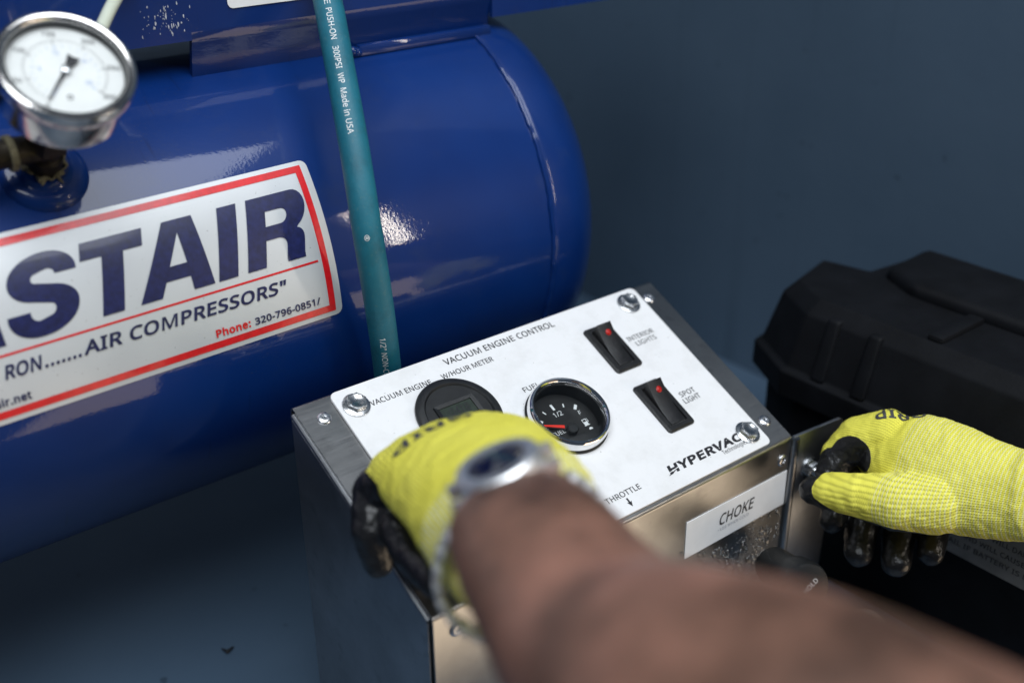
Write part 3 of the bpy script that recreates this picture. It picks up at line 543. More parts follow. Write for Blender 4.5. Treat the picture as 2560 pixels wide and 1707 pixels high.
tp.append(tube(cp, lambda i: 0.0013+0.0007*math.sin(i*1.1), 8, tuple(GN)))
tp.append(roundcone(FG @ V(0.004, -0.0105, 0.0095), 0.0014, FG @ V(0.006, -0.0150, 0.0085), 0.0006, 8, 3)); tp.append(roundcone(FG @ V(-0.004, -0.0108, 0.0095), 0.0016, FG @ V(-0.006, -0.0135, 0.0088), 0.0009, 8, 3))
tp.append(lathe(axframe(elbow_c+V(-0.022, -0.001, 0), (1, 0.02, 0.02)), [(0.0093, -0.002), (0.0110, -0.0015), (0.0108, 0.002), (0.0093, 0.0025)], 20))
build('thread_tape', join(*tp), 'tape_dirty', pg)
build('case', lathe(FD, [(0, 0.002), (0.012, 0.002), (0.0300, 0.0035), (0.0325, 0.006), (0.0325, 0.026), (0.0318, 0.028)], 72), 'satin_stainless', pg)
build('bezel', lathe(FD, [(0.0328, 0.0265), (0.0355, 0.0270), (gr_, 0.0295), (0.0367, 0.0335), (0.0358, 0.0362), (0.0340, 0.0372), (0.0322, 0.0370), (0.0312, 0.0362), (0.0306, 0.0342), (0.0303, 0.0300)], 96), 'satin_stainless', pg)
build('dial', lathe(FD, [(0, 0.0300), (0.0304, 0.0300)], 72), 'dial_white', pg)
build('rim_shade_ring', lathe(FD, [(0.0303, 0.0302), (0.0300, 0.0304), (0.0300, 0.0346), (0.0309, 0.0348)], 72), 'rubber_black', pg)  # black ring added for the dark shade inside the gauge rim
build('lens', lathe(FD, [(0, 0.0352), (0.0309, 0.0350)], 64), 'lens_glass', pg)
def dirg(a): return math.cos(a), math.sin(a)
tk, tkb = [], []
A0, A1 = -112, -392   # sweep in degrees, clockwise
for k in range(61):
    a = R(A0+(A1-A0)*k/60); c, s_ = dirg(a); ma = k % 10 == 0; r1 = 0.0218; r0 = 0.0188 if ma else 0.0203; w = 0.00022 if ma else 0.00012
    tk.append(([(c*r0-s_*w, s_*r0+c*w), (c*r1-s_*w, s_*r1+c*w), (c*r1+s_*w, s_*r1-c*w), (c*r0+s_*w, s_*r0-c*w)], [(0, 1, 2, 3)]))
    if k % 3 == 0:
        r1, r0 = 0.0178, 0.0163 if k % 15 else 0.0150
        tkb.append(([(c*r0-s_*w, s_*r0+c*w), (c*r1-s_*w, s_*r1+c*w), (c*r1+s_*w, s_*r1-c*w), (c*r0+s_*w, s_*r0-c*w)], [(0, 1, 2, 3)]))
def j2(gs):
    v, f = [], []
    for a, b in gs:
        n = len(v); v += a; f += [tuple(i+n for i in q) for q in b]
    return v, f
build('scale_marks', flat(j2(tk), FD, 0.0303), 'ink_grey', pg, False)
build('scale_marks', flat(j2(tkb), FD, 0.0303), 'ink_blue_pale', pg, False)
nums = []; numb = []
for k, t in enumerate(('0', '50', '100', '150', '200', '250', '300')):
    a = R(A0+(A1-A0)*k/6); c, s_ = dirg(a); nums.append(place(glyphs(t, 0.0030, None, 0.01, 0, 'C'), c*0.0256, s_*0.0256-0.0014))
for k, t in enumerate(('0', '5', '10', '15', '20')):
    a = R(A0+(A1-A0)*k/4.1); c, s_ = dirg(a); numb.append(place(glyphs(t, 0.0022, None, 0.01, 0, 'C'), c*0.0128, s_*0.0128-0.001))
build('numerals', flat(j2(nums), FD, 0.0303), 'ink_grey', pg, False); build('numerals', flat(j2(numb), FD, 0.0303), 'ink_blue_pale', pg, False)
build('maker_mark', flat(place(([(0.0016*math.cos(2*math.pi*k/20), 0.0016*math.sin(2*math.pi*k/20)) for k in range(20)]+[(0.0010*math.cos(2*math.pi*k/20), 0.0010*math.sin(2*math.pi*k/20)) for k in range(20)], [(k, (k+1) % 20, 20+(k+1) % 20, 20+k) for k in range(20)]), 0.0018, -0.0165), FD, 0.0303), 'ink_grey', pg, False)
na = R(-114); c, s_ = dirg(na)
def nd(l, w): return (c*l-s_*w, s_*l+c*w)
ndl = [nd(-0.0105, -0.0034), nd(-0.0098, -0.0010), nd(-0.0100, 0.0014), nd(-0.0105, 0.0034), nd(0.0, 0.0010), nd(0.0225, 0.0003), nd(0.0225, -0.0003), nd(0.0, -0.0010)]
build('needle', prism(FD, ndl, 0.0318, 0.0324), 'ink_black', pg, False)
build('needle_hub', lathe(FD, [(0.0026, 0.0310), (0.0026, 0.0334), (0.0018, 0.0339), (0, 0.0339)], 24), 'zinc', pg)

# ------------------------------------------------------------------ clear plastic tube and teal hose
tb = build('plastic_tube', tube(smooth_path([(-0.07046, 0.24585, 0.29014), (-0.06156, 0.24914, 0.30668), (-0.04888, 0.26129, 0.31944), (-0.03210, 0.27717, 0.33202), (-0.00972, 0.29675, 0.34625), (0.02, 0.265, 0.400), (0.05, 0.300, 0.460), (0.08, 0.350, 0.450), (0.09, 0.380, 0.412)], 8), 0.0040, 18, (1, 0, 0)), 'tube_white')
tag(tb, 'thin milky plastic tube rising behind the pressure gauge', 'tube')
HOSE = [(0.215, 0.445, 0.428), (0.200, 0.400, 0.500), (0.190, 0.330, 0.500), (0.14086, 0.33237, 0.36672), (0.12357, 0.29565, 0.33831), (0.10972, 0.26197, 0.31688), (0.09636, 0.22952, 0.28210), (0.08194, 0.19312, 0.23512), (0.07371, 0.16884, 0.17903), (0.08014, 0.17067, 0.12191), (0.09105, 0.18340, 0.06518), (0.10191, 0.19940, 0.01364), (0.11639, 0.22494, -0.05215)]
hp = smooth_path(HOSE, 10); HR = 0.0102
hz = build('air_hose', tube(hp, HR, 40, (0.56, 0.70, -0.44)), 'hose_teal'); tag(hz, 'teal rubber hose with white print running down past the blue tank', 'hose')
hfr = path_frames(hp, (0.56, 0.70, -0.44))
hlen = [0.0]
for i in range(1, len(hp)): hlen.append(hlen[-1]+(hp[i]-hp[i-1]).length)
def hose_pt(sdist, ang, h):
    i = 0
    while i < len(hp)-2 and hlen[i+1] < sdist: i += 1
    t = (sdist-hlen[i])/(hlen[i+1]-hlen[i]); c0 = hp[i].lerp(hp[i+1], t); _, tt, e, b = hfr[i]
    e2 = hfr[i+1][2]; b2 = hfr[i+1][3]; e = e.lerp(e2, t); b = b.lerp(b2, t)
    return c0 + (-e*math.cos(ang) + b*math.sin(ang))*(HR+h)
def hose_text(s, s0, cap, width, ang0, name='lettering', bold=0.004):
    g = cut2d(glyphs(s, cap, width, bold), 0.0015, -0.003, cap+0.003)
    build(name, ([hose_pt(s0+a, ang0 + (b-cap/2)/HR, 0.0002) for a, b in g[0]], g[1]), 'ink_white', hz, False)

# ------------------------------------------------------------------ control box
SL = 0.450815; PV = V(0, math.cos(SL), math.sin(SL)); PN = V(0, -math.sin(SL), math.cos(SL)); BW = 0.335; BD = 0.1795
FP = frame((0, 0, 0), (1, 0, 0), PV, PN)
FF = frame((0, 0, 0), (1, 0, 0), (0, 0, 1), (0, -1, 0))
cb = thing('control_box', (BW/2, 0.08, FZ), 'stainless steel control box with white switch panel on its sloped top', 'control box')
def P2(y, h): q = PV*y+PN*h; return (q.y, q.z)
by, bz = (PV*BD).y, (PV*BD).z
def fillet(prev, c, nxt, r, n=6):
    a = (V(prev[0], prev[1], 0)-V(c[0], c[1], 0)).normalized(); b = (V(nxt[0], nxt[1], 0)-V(c[0], c[1], 0)).normalized(); th = a.angle(b); d = r/math.tan(th/2)
    p0 = V(c[0], c[1], 0)+a*d; p1 = V(c[0], c[1], 0)+b*d; cc = V(c[0], c[1], 0)+(a+b).normalized()*(r/math.sin(th/2)); out = []
    for k in range(n+1):
        q = p0.lerp(p1, k/n)-cc; q = cc+q.normalized()*r; out.append((q.x, q.y))
    return out
o1 = [(0, FZ+0.002)] + fillet((0, FZ), (0, 0), (by, bz), 0.0045) + fillet((0, 0), (by, bz), (by, FZ), 0.003) + [(by, FZ+0.002)]
th = 0.0016
i1 = [(th, FZ+0.002)] + fillet((th, FZ), (th, -0.0012), (by-th, bz-0.0024), 0.003) + fillet((th, -0.0012), (by-th, bz-0.0026), (by-th, FZ), 0.0016) + [(by-th, FZ+0.002)]
sh = build('steel_shell', prism(FYX, o1+i1[::-1], 0.0, BW), 'brushed_steel', cb, ang=40)
tag(sh, 'bent brushed steel sheet forming top, front and back of the box')
side = [(0.004, FZ+0.001), (by-0.003, FZ+0.001), (by-0.003, bz-0.010), (0.004, -0.0055)]
build('side_panel', prism(FYX, side, -0.0015, 0.0012), 'side_steel', cb, bevel=0.0006)
side2 = [(0.003, FZ+0.001), (by-0.003, FZ+0.001), (by-0.003, bz-0.004), (0.003, -0.003)]
build('side_panel', prism(FYX, side2, BW-0.0012, BW+0.0012), 'side_steel', cb, bevel=0.0005)
# rounded flange of the left side panel under the top sheet
fl = [V(-0.0002, y, y*math.tan(SL)-0.0050) for y in (0.004, 0.05, 0.1, by-0.004)]
build('side_flange', tube(fl, 0.0022, 10, (1, 0, 0)), 'side_steel', cb)
fpw = rrect(0.0267, 0.3130, 0.0030, 0.1755, 0.005, 5); HB = 0.0026
fpl = build('faceplate', prism(FP, fpw, 0.0004, HB), 'faceplate_white', cb, bevel=0.0003, seg=1)
tag(fpl, 'white enamelled faceplate with black printed wording')
PT = HB+0.0002
def print_on(s, x, y, cap, width=None, bold=0.008, align='L', mat='ink_black', f=FP, h=PT, par=None, shear=0.0, rot=0.0):
    return build('lettering', flat(place(glyphs(s, cap, width, bold, shear, align), x, y, rot), f, h), mat, par or fpl, False)
print_on('VACUUM ENGINE CONTROL', 0.1185, 0.1652, 0.0052, 0.1035, 0.017)
print_on('VACUUM ENGINE', 0.0492, 0.1545, 0.0042, 0.0505, 0.014)
print_on('TACHOMETER / HOUR METER', 0.1550-0.078, 0.1549, 0.0042, 0.0785, 0.010) if False else print_on('W/HOUR METER', 0.1092, 0.1549, 0.0042, 0.0460, 0.014)
print_on('FUEL', 0.1590, 0.1205, 0.0042, 0.0150, 0.014)
print_on('INTERIOR', 0.2699, 0.1285, 0.0042, 0.0276, 0.006); print_on('LIGHTS', 0.2740, 0.1222, 0.0042, 0.0212, 0.006)
print_on('SPOT', 0.2727, 0.0668, 0.0044, 0.0158, 0.014); print_on('LIGHT', 0.2716, 0.0606, 0.0044, 0.0172, 0.014)
print_on('THROTTLE', 0.1546, 0.0158, 0.0042, 0.0322, 0.014)
aw = [(0.1700, 0.0140), (0.1714, 0.0140), (0.1714, 0.0105), (0.1728, 0.0110), (0.1707, 0.0068), (0.1686, 0.0110), (0.1700, 0.0105)]
build('arrow', flat((aw, [tuple(range(7))]), FP, PT), 'ink_black', fpl, False)
# wide slanted maker's name: letters cut by a rising white slash, and the small line under it
print_on('HYPERVAC', 0.2152, 0.0154, 0.0062, 0.0765, 0.070, shear=0.25)
sl = [(0.2125, 0.0163), (0.2290, 0.0180), (0.2290, 0.0186), (0.2125, 0.0167)]
build('slash', flat((sl, [(0, 1, 2, 3)]), FP, PT+0.0002), 'sticker_white', fpl, False)
sl = [(0.2128, 0.0147), (0.2172, 0.0150), (0.2230, 0.0172), (0.2160, 0.0160)]
build('slash', flat((sl, [(0, 1, 2, 3)]), FP, PT+0.0003), 'ink_black', fpl, False)
print_on('Technologies', 0.2668, 0.0108, 0.0034, 0.0262, 0.0)

def hexpoly(r, a0=0): return [(r*math.cos(R(60*k+a0)), r*math.sin(R(60*k+a0))) for k in range(6)]
for k, (x, y, a) in enumerate(((0.2965, 0.1612, 12), (0.2992, 0.0180, 38), (0.0393, 0.1592, 5), (0.0393, 0.0190, 20))):
    f = frame(FP @ V(x, y, HB), (1, 0, 0), PV, PN)
    bo = thing('hex_bolt', FP @ V(x, y, HB), parent=cb)
    build('washer', lathe(f, [(0, 0), (0.0098, 0), (0.0098, 0.0013), (0.0092, 0.0017), (0.0045, 0.0017)], 40), 'zinc', bo)
    hp_ = hexpoly(0.0073, a); n = 48; vs, fs = [], []
    hd = lathe(f, [(0.0072, 0.0052), (0.0058, 0.0062), (0.0040, 0.0062), (0.0034, 0.0058), (0, 0.0058)], 36)
    build('bolt_head', join(prism(f, hp_, 0.0017, 0.0056), lathe(f, [(0.0063, 0.0050), (0.0060, 0.0063), (0.0044, 0.0063), (0.0036, 0.0058), (0, 0.0058)], 36)), 'zinc', bo, bevel=0)
    if k < 3: build('grade_mark', flat(j2([place(glyphs(t, 0.0014, None, 0.01, 0, 'C'), 0.0049*math.cos(q), 0.0049*math.sin(q)-0.0006) for t, q in (('A', 0.3), ('2', 0.9), ('7', 2.6), ('0', 3.2), ('F', 4.7))]), f, 0.00640), 'ink_grey', bo, False)
def rivet(f, par):
    rv = thing('rivet', f.translation, parent=par)
    build('rivet_head', lathe(f, [(0.0050, 0.0), (0.0049, 0.0006), (0.0040, 0.0014), (0.0026, 0.0018), (0.0019, 0.0017), (0.0016, 0.0004)], 32), 'rivet_aluminium', rv)
    build('rivet_stem', lathe(f, [(0.0016, 0.0004), (0.0012, 0.0009), (0, 0.0010)], 20), 'zinc', rv)
for x, y in ((0.0155, 0.1600), (0.0163, 0.0212), (0.3214, 0.1614), (0.3246, 0.0218)): rivet(frame(FP @ V(x, y, 0.0002), (1, 0, 0), PV, PN), cb)
for x, z in ((0.0165, -0.0155), (0.3250, -0.0168), (0.3180, -0.1010), (0.0165, -0.1250)): rivet(frame((x, -0.0002, z), (1, 0, 0), (0, 0, 1), (0, -1, 0)), cb)

def punch(o, f, r):
    me = bpy.data.meshes.new('c'); v, fa = lathe(f, [(0, -0.02), (r, -0.02), (r, 0.02), (0, 0.02)], 72); me.from_pydata([tuple(q) for q in v], [], fa)
    bm = bmesh.new(); bm.from_mesh(me); bmesh.ops.recalc_face_normals(bm, faces=bm.faces); bm.to_mesh(me); bm.free()
    c_ = bpy.data.objects.new('c', me); COL.objects.link(c_); md = o.modifiers.new('b', 'BOOLEAN'); md.object = c_; md.operation = 'DIFFERENCE'; md.solver = 'EXACT'
    bpy.context.view_layer.update(); dg = bpy.context.evaluated_depsgraph_get(); nm = bpy.data.meshes.new_from_object(o.evaluated_get(dg)); o.modifiers.clear(); o.data = nm; bpy.data.objects.remove(c_)
for o_ in (sh, fpl): punch(o_, frame(FP @ V(0.1735, 0.0880, 0), (1, 0, 0), PV, PN), 0.0272)
# hour meter
hmx, hmy = 0.1015, 0.1225; f = frame(FP @ V(hmx, hmy, HB), (1, 0, 0), PV, PN)
hm = thing('hour_meter', f.translation, parent=cb); tag(hm, 'round black hour meter with small grey display')
build('flange', lathe(f, [(0, 0.0015), (0.0305, 0.0), (0.0318, 0.0006), (0.0318, 0.0026), (0.0306, 0.0040), (0.0280, 0.0047), (0.0258, 0.0048), (0.0250, 0.0040), (0.0246, 0.0034), (0.0, 0.0034)], 96), 'plastic_black', hm)
ob = [(-0.0165, -0.0065), (0.0165, -0.0065), (0.0165, 0.0105), (-0.0165, 0.0105)]; ib = [(-0.0135, -0.0035), (0.0135, -0.0035), (0.0135, 0.0080), (-0.0135, 0.0080)]
vs = [(x, y, z) for (pp, z) in ((ob, 0.0034), (ob, 0.0052), (ib, 0.0046), (ib, 0.0036)) for x, y in pp]
fs = [(r*4+k, r*4+(k+1) % 4, r*4+4+(k+1) % 4, r*4+4+k) for r in range(3) for k in range(4)]
build('display_frame', xf(f, (vs, fs)), 'plastic_black', hm, False)
dp = build('display', box(f, -0.0134, 0.0134, -0.0034, 0.0079, 0.0035, 0.00385), 'lcd_green', hm, False)
build('digits', flat(place(glyphs('0418', 0.0062, 0.0165, 0.0, 0.12), -0.0075, -0.0005), f, 0.0041), 'ink_black', hm, False)

# fuel gauge
fgx, fgy = 0.1735, 0.0880; f = frame(FP @ V(fgx, fgy, 0), (1, 0, 0), PV, PN)
fg = thing('fuel_gauge', f.translation, parent=cb); tag(fg, 'round fuel gauge with chrome rim, black dial and red needle')
build('gasket', lathe(f, [(0.0280, HB-0.001), (0.0312, HB), (0.0316, HB+0.0015), (0.0300, HB+0.003), (0.0290, HB+0.003)], 72), 'rubber_black', fg)
build('bezel', lathe(f, [(0.0296, HB+0.0025), (0.0306, HB+0.0030), (0.0308, HB+0.0080), (0.0304, HB+0.0100), (0.0292, HB+0.0112), (0.0280, HB+0.0110), (0.0270, HB+0.0100), (0.0264, HB+0.0085), (0.0262, HB+0.006)], 128), 'chrome', fg)
build('inner_rim', lathe(f, [(0.0264, HB+0.0084), (0.0264, -0.0030)], 96), 'dial_black', fg)
build('dial', lathe(f, [(0, -0.0022), (0.0263, -0.0022)], 72), 'dial_black', fg)
build('lens', lathe(f, [(0, HB+0.0098), (0.008, HB+0.0096), (0.018, HB+0.0091), (0.0268, HB+0.0084)], 96), 'lens_glass', fg)
pvx, pvy = 0.0, -0.0085; DH = -0.0019
def tick(a, r0, r1, w):
    c, s_ = math.cos(R(a)), math.sin(R(a)); return [(pvx+c*r0-s_*w, pvy+s_*r0+c*w), (pvx+c*r1-s_*w, pvy+s_*r1+c*w), (pvx+c*r1+s_*w, pvy+s_*r1-c*w), (pvx+c*r0+s_*w, pvy+s_*r0-c*w)], [(0, 1, 2, 3)]
for a, r0, r1, w in ((135, 0.0215, 0.0262, 0.0011), (112.5, 0.0220, 0.0252, 0.0005), (90, 0.0210, 0.0262, 0.0010), (67.5, 0.0220, 0.0252, 0.0005), (45, 0.0215, 0.0262, 0.0011)):
    build('tick', flat(tick(a, r0, r1, w), f, DH), 'ink_white', fg, False)
build('lettering', flat(place(glyphs('1/2', 0.0040, 0.0078, 0.002, 0, 'C'), 0.0002, 0.0065), f, DH), 'ink_white', fg, False)
build('lettering', flat(place(glyphs('F', 0.0036, None, 0.002, 0, 'C'), 0.0165, 0.0010, R(-10)), f, DH), 'ink_white', fg, False)
build('lettering', flat(place(glyphs('E', 0.0036, None, 0.002, 0, 'C'), -0.0160, 0.0000, R(10)), f, DH), 'ink_white', fg, False)
build('lettering', flat(place(glyphs('FUEL', 0.0034, None, 0.000, 0, 'C'), -0.0095, -0.0075), f, DH), 'ink_white', fg, False)
pm = []
px_, py_ = 0.0155, -0.0062
def bar(x0, x1, y0, y1): return ([(px_+x0, py_+y0), (px_+x1, py_+y0), (px_+x1, py_+y1), (px_+x0, py_+y1)], [(0, 1, 2, 3)])
for q in ((-0.0022, 0.0014, -0.0024, 0.0004), (-0.0022, -0.0017, 0.0004, 0.0028), (0.0009, 0.0014, 0.0004, 0.0028), (-0.0022, 0.0014, 0.0024, 0.0029), (-0.0028, 0.0020, -0.0030, -0.0024), (0.0014, 0.0026, -0.0004, 0.0000), (0.0023, 0.0027, 0.0000, 0.0022), (0.0016, 0.0027, 0.0022, 0.0026)): pm.append(bar(*q))
build('pump_symbol', flat(j2(pm), f, DH), 'ink_white', fg, False)
build('lamp_dot', flat(([(0.0158+0.0016*math.cos(2*math.pi*k/20), -0.0128+0.0016*math.sin(2*math.pi*k/20)) for k in range(20)], [tuple(range(20))]), f, DH), 'ink_white', fg, False)
c, s_ = math.cos(R(153)), math.sin(R(153))
def nd2(l, w): return (pvx-0.001+c*l-s_*w, pvy+0.0022+s_*l+c*w)
build('needle', prism(f, [nd2(0.004, -0.0013), nd2(0.0245, -0.0004), nd2(0.0245, 0.0004), nd2(0.004, 0.0013)], 0.0006, 0.0014), 'needle_red', fg, False)
build('dial_shield', prism(f, [(0.0262*math.cos(R(a)), 0.0262*math.sin(R(a))) for a in range(216, 325, 6)], 0.0020, 0.0032), 'plastic_black', fg, bevel=0.0003)
build('needle_hub', lathe(frame(f @ V(pvx, pvy, 0), (1, 0, 0), PV, PN), [(0.0042, -0.002), (0.0042, 0.0022), (0.0036, 0.0028), (0, 0.0030)], 32), 'plastic_black', fg)

# rocker switches
for k, (x0, x1, y0, y1) in enumerate(((0.2385, 0.2652, 0.1053, 0.1514), (0.2393, 0.2660, 0.0433, 0.0897))):
    f = frame(FP @ V((x0+x1)/2, (y0+y1)/2, HB), (1, 0, 0), PV, PN)
    sw = thing('rocker_switch', f.translation, parent=cb); tag(sw, ('black rocker switch with red lens beside the words INTERIOR LIGHTS', 'black rocker switch with red lens beside the words SPOT LIGHT')[k])
    hx, hy = (x1-x0)/2, (y1-y0)/2
    rings = []
    for (ix, iy, rr_, z) in ((hx, hy, 0.003, 0.0), (hx, hy, 0.003, 0.0014), (hx-0.0012, hy-0.0012, 0.0025, 0.0026), (hx-0.0050, hy-0.0045, 0.0012, 0.0026), (hx-0.0054, hy-0.0049, 0.0010, 0.0012), (hx-0.0060, hy-0.0055, 0.0008, -0.002)):
        rings.append([f @ V(a, b, z) for a, b in rrect(-ix, ix, -iy, iy, rr_, 4)])
    build('switch_frame', rings_loft(rings, False), 'switch_black', sw, ang=30)
    ry = hy-0.0056; prof = []
    for q in range(17):
        t = q/16; y = ry*(1-2*t); z = 0.0102*(1-t)**1.55+0.0022*t+0.0012*(1-t)-0.0012*math.sin(math.pi*t); prof.append((y*1.0, z))
    poly = prof + [(-ry, -0.0015), (ry, -0.0015)]
    FYZ = f @ Matrix(((0, 0, 1, 0), (1, 0, 0, 0), (0, 1, 0, 0), (0, 0, 0, 1)))
    rk = build('rocker', prism(FYZ, poly, -(hx-0.0062), hx-0.0062), 'switch_black', sw, bevel=0.0005, seg=2, ang=32)
    zl = lambda y: 0.0102*((y/ry+1)/2)**1.55+0.0022*(1-(y/ry+1)/2)+0.0012*((y/ry+1)/2)-0.0012*math.sin(math.pi*(1-(y/ry+1)/2))
    yl = 0.0105; dz = (zl(yl+0.001)-zl(yl-0.001))/0.002; nrm = V(0, -dz, 1).normalized()
    fl_ = frame(f @ V(0.0008, yl, zl(yl)-0.0004), (1, 0, 0), (f.to_3x3() @ nrm).cross(V(1, 0, 0)), f.to_3x3() @ nrm)
    build('indicator_lens', lathe(fl_, [(0.0026, 0.0), (0.0026, 0.0006), (0.0020, 0.0012), (0.0010, 0.0015), (0, 0.0016)], 28), 'red_lens', sw)

# choke sticker and droplets on the front sheet
cs = build('choke_sticker', prism(FF, [(0.2208, -0.0598), (0.3325, -0.0592), (0.3322, -0.0284), (0.2208, -0.0278)], 0.0002, 0.0007), 'sticker_white', cb, False)
tag(cs, 'white sticker reading CHOKE on the steel front')
build('lettering', flat(place(glyphs('CHOKE', 0.0092, 0.0378, 0.022, 0.16), 0.2560, -0.0460), FF, 0.0009), 'ink_black', cs, False)
build('lettering', flat(place(glyphs('• USE WHEN COLD', 0.0026, 0.0345, 0.0), 0.2555, -0.0512), FF, 0.0009), 'ink_faint', cs, False)
dr = []
rnd = random.Random(3)
for k in range(12000):
    x = rnd.uniform(0.02, 0.330); z = rnd.uniform(-0.19, -0.03)
    if rnd.random() > min(1, max(0, (-0.052-z)/0.03+0.10)): continue
    if 0.2215 < x < 0.3320 and -0.0595 < z < -0.0280 and rnd.random() > 0.03: continue
    if x < 0.2 and z > -0.075 and rnd.random() > 0.25: continue
    r = 0.0006+0.0016*rnd.random()**2.4
    el = rnd.uniform(1.0, 2.0); n = 7; v = []
    for (rr_, hh) in ((1, 0), (0.85, 0.55), (0.45, 0.90)):
        for q in range(n): a = 2*math.pi*q/n; v.append((x+r*rr_*math.cos(a), z+r*rr_*el*math.sin(a)+(0 if math.sin(a) < 0 else 0), 0.0001+r*hh))
    v.append((x, z, 0.0001+r*1.0))
    fa = [(i*n+q, i*n+(q+1) % n, (i+1)*n+(q+1) % n, (i+1)*n+q) for i in range(2) for q in range(n)] + [(2*n+q, 2*n+(q+1) % n, 3*n) for q in range(n)]
    dr.append(xf(FF, (v, fa)))
    if len(dr) > 2700: break
build('water_droplets', join(*dr), 'droplet_water', cb, True, kind='stuff', ang=180)

# bracket plate at the right end with its nut, and the knob below
ya = R(-5); BX = V(math.cos(ya), math.sin(ya), 0); FB = frame((BW+0.0014, -0.0012, 0), BX, (0, 0, 1), BX.cross(V(0, 0, 1)))
pb = [(0.0, -0.19), (0.046, -0.19), (0.052, -0.02), (0.054, -0.004)] + arc(0.050, -0.004, 0.004, 0.004, 0, 90, 4) + [(0.0, 0.0)]
bk = build('bracket_plate', prism(FB, pb, -0.0028, 0.0), 'side_steel', cb, bevel=0.0005)
build('bracket_edge', tube([FB @ V(0.0005, -0.0005, 0.0006), FB @ V(0.0, -0.06, 0.0006), FB @ V(-0.0005, -0.19, 0.0006)], 0.0034, 14, (1, 0, 0)), 'brushed_steel', cb)
f = frame(FB @ V(0.020, -0.034, 0.0), FB.col[0].xyz, FB.col[1].xyz, FB.col[2].xyz)
ct = thing('choke_cable', f.translation, parent=cb)
build('washer', lathe(f, [(0, 0), (0.0085, 0), (0.0085, 0.0014), (0, 0.0014)], 32), 'zinc', ct)
build('nut', prism(f, hexpoly(0.0072, 10), 0.0014, 0.0075), 'zinc', ct, bevel=0.0006)
build('thread', lathe(f, [(0.0040, 0.007)] + [(0.0040-0.0006*(q % 2), 0.0075+0.0011*q) for q in range(9)] + [(0, 0.0175)], 24), 'zinc', ct)
build('pull_rod', tube([f @ V(0, 0, 0.016), f @ V(0.006, 0.002, 0.030), f @ V(0.013, 0.004, 0.042)], 0.0035, 14), 'plastic_black', ct)
kc = (0.27412, -0.07327, -0.06827); kd = V(-0.40, -0.84, 0.36).normalized()
fk = axframe(V(kc)-kd*0.03, kd)
kn = thing('control_knob', V(kc), parent=cb); tag(kn, 'black round knob with white wording below the bracket')
build('knob_body', lathe(fk, [(0, -0.03), (0.0150, -0.03), (0.0150, 0.006), (0.0178, 0.008), (0.0178, 0.0235), (0.0165, 0.0260), (0.0120, 0.0268), (0, 0.0268)], 48), 'plastic_black', kn)
EKX = V(CAMROW[0]); ekx = (EKX*0.72+V(CAMROW[1])*-0.70); ekx = (ekx-kd*ekx.dot(kd)).normalized(); fk2 = frame(fk @ V(0, 0, 0.0268), ekx, kd.cross(ekx), kd)
build('lettering', flat(place(glyphs('HOLD', 0.0036, None, 0.004, 0, 'C'), 0.002, -0.003), fk2, 0.0003), 'ink_white', kn, False)
rc = V((0.27501, -0.12103, -0.07539)); fr_ = axframe(rc, V(-0.62, -0.35, 0.70))
rg_ = build('lock_ring', lathe(fr_, [(0.0105, 0), (0.0140, 0), (0.0145, 0.0012), (0.0140, 0.0024), (0.0105, 0.0024), (0.0100, 0.0012), (0.0105, 0)], 40), 'bronze', cb)
build('lock_barrel', lathe(fr_, [(0, -0.04), (0.0098, -0.04), (0.0098, -0.002), (0, -0.002)], 32), 'plastic_black', cb)

# ------------------------------------------------------------------ battery box
bb = thing('battery_box', (0.53, -0.06, FZ), 'black plastic battery box with ribbed lid against the slate wall', 'battery box')
body = [(0.440, 0.080), (0.460, 0.125), (0.550, 0.140), (0.555, 0.092), (0.625, 0.088), (0.625, -0.176), (0.440, -0.176)]
build('box_body', prism(ID, body, FZ+0.0005, -0.012), 'battery_plastic', bb, bevel=0.004)
def lidring(ins, z): return [V(x, y, z) for x, y in ((0.425+ins, 0.085-ins*0.3), (0.455+ins*0.7, 0.140-ins*0.8), (0.560-ins*0.9, 0.158-ins*0.9), (0.565-ins*0.75, 0.108-ins*0.7), (0.640-ins*0.8, 0.102-ins*0.75), (0.640-ins*0.8, -0.190+ins), (0.425+ins, -0.190+ins))]
lid = build('lid', rings_loft([lidring(0.0, -0.030), lidring(0.0, -0.006), lidring(0.006, -0.004), lidring(0.020, 0.043), lidring(0.032, 0.055)]), 'battery_plastic', bb, bevel=0.009, seg=4, ang=60)
build('lid_hump', prism(ID, [(0.520, 0.030), (0.540, 0.070), (0.608, 0.073), (0.608, -0.125), (0.520, -0.125)], 0.046, 0.0655), 'battery_plastic', bb, bevel=0.010, seg=4, ang=60)
for y0 in (0.050, 0.010):
    build('lid_rib', rings_loft([[V(0.427, y0-0.007, -0.004), V(0.427, y0+0.007, -0.004), V(0.440, y0+0.007, -0.004), V(0.440, y0-0.007, -0.004)], [V(0.443, y0-0.006, 0.048), V(0.443, y0+0.006, 0.048), V(0.456, y0+0.006, 0.048), V(0.456, y0-0.006, 0.048)]]), 'battery_plastic', bb, bevel=0.003, seg=3)
build('lid_groove_bar', box(ID, 0.458, 0.519, -0.040, -0.026, 0.053, 0.060), 'battery_plastic', bb, bevel=0.003)
FBL = frame((0.4375, 0, 0), (0, -1, 0), (0, 0, 1), (-1, 0, 0))
wl = build('warning_label', prism(FBL, rrect(0.075, 0.174, -0.104, -0.046, 0.002), 0.0, 0.0006), 'sticker_grey', bb, False)
tag(wl, 'grey warning label with dark small print on battery box side')
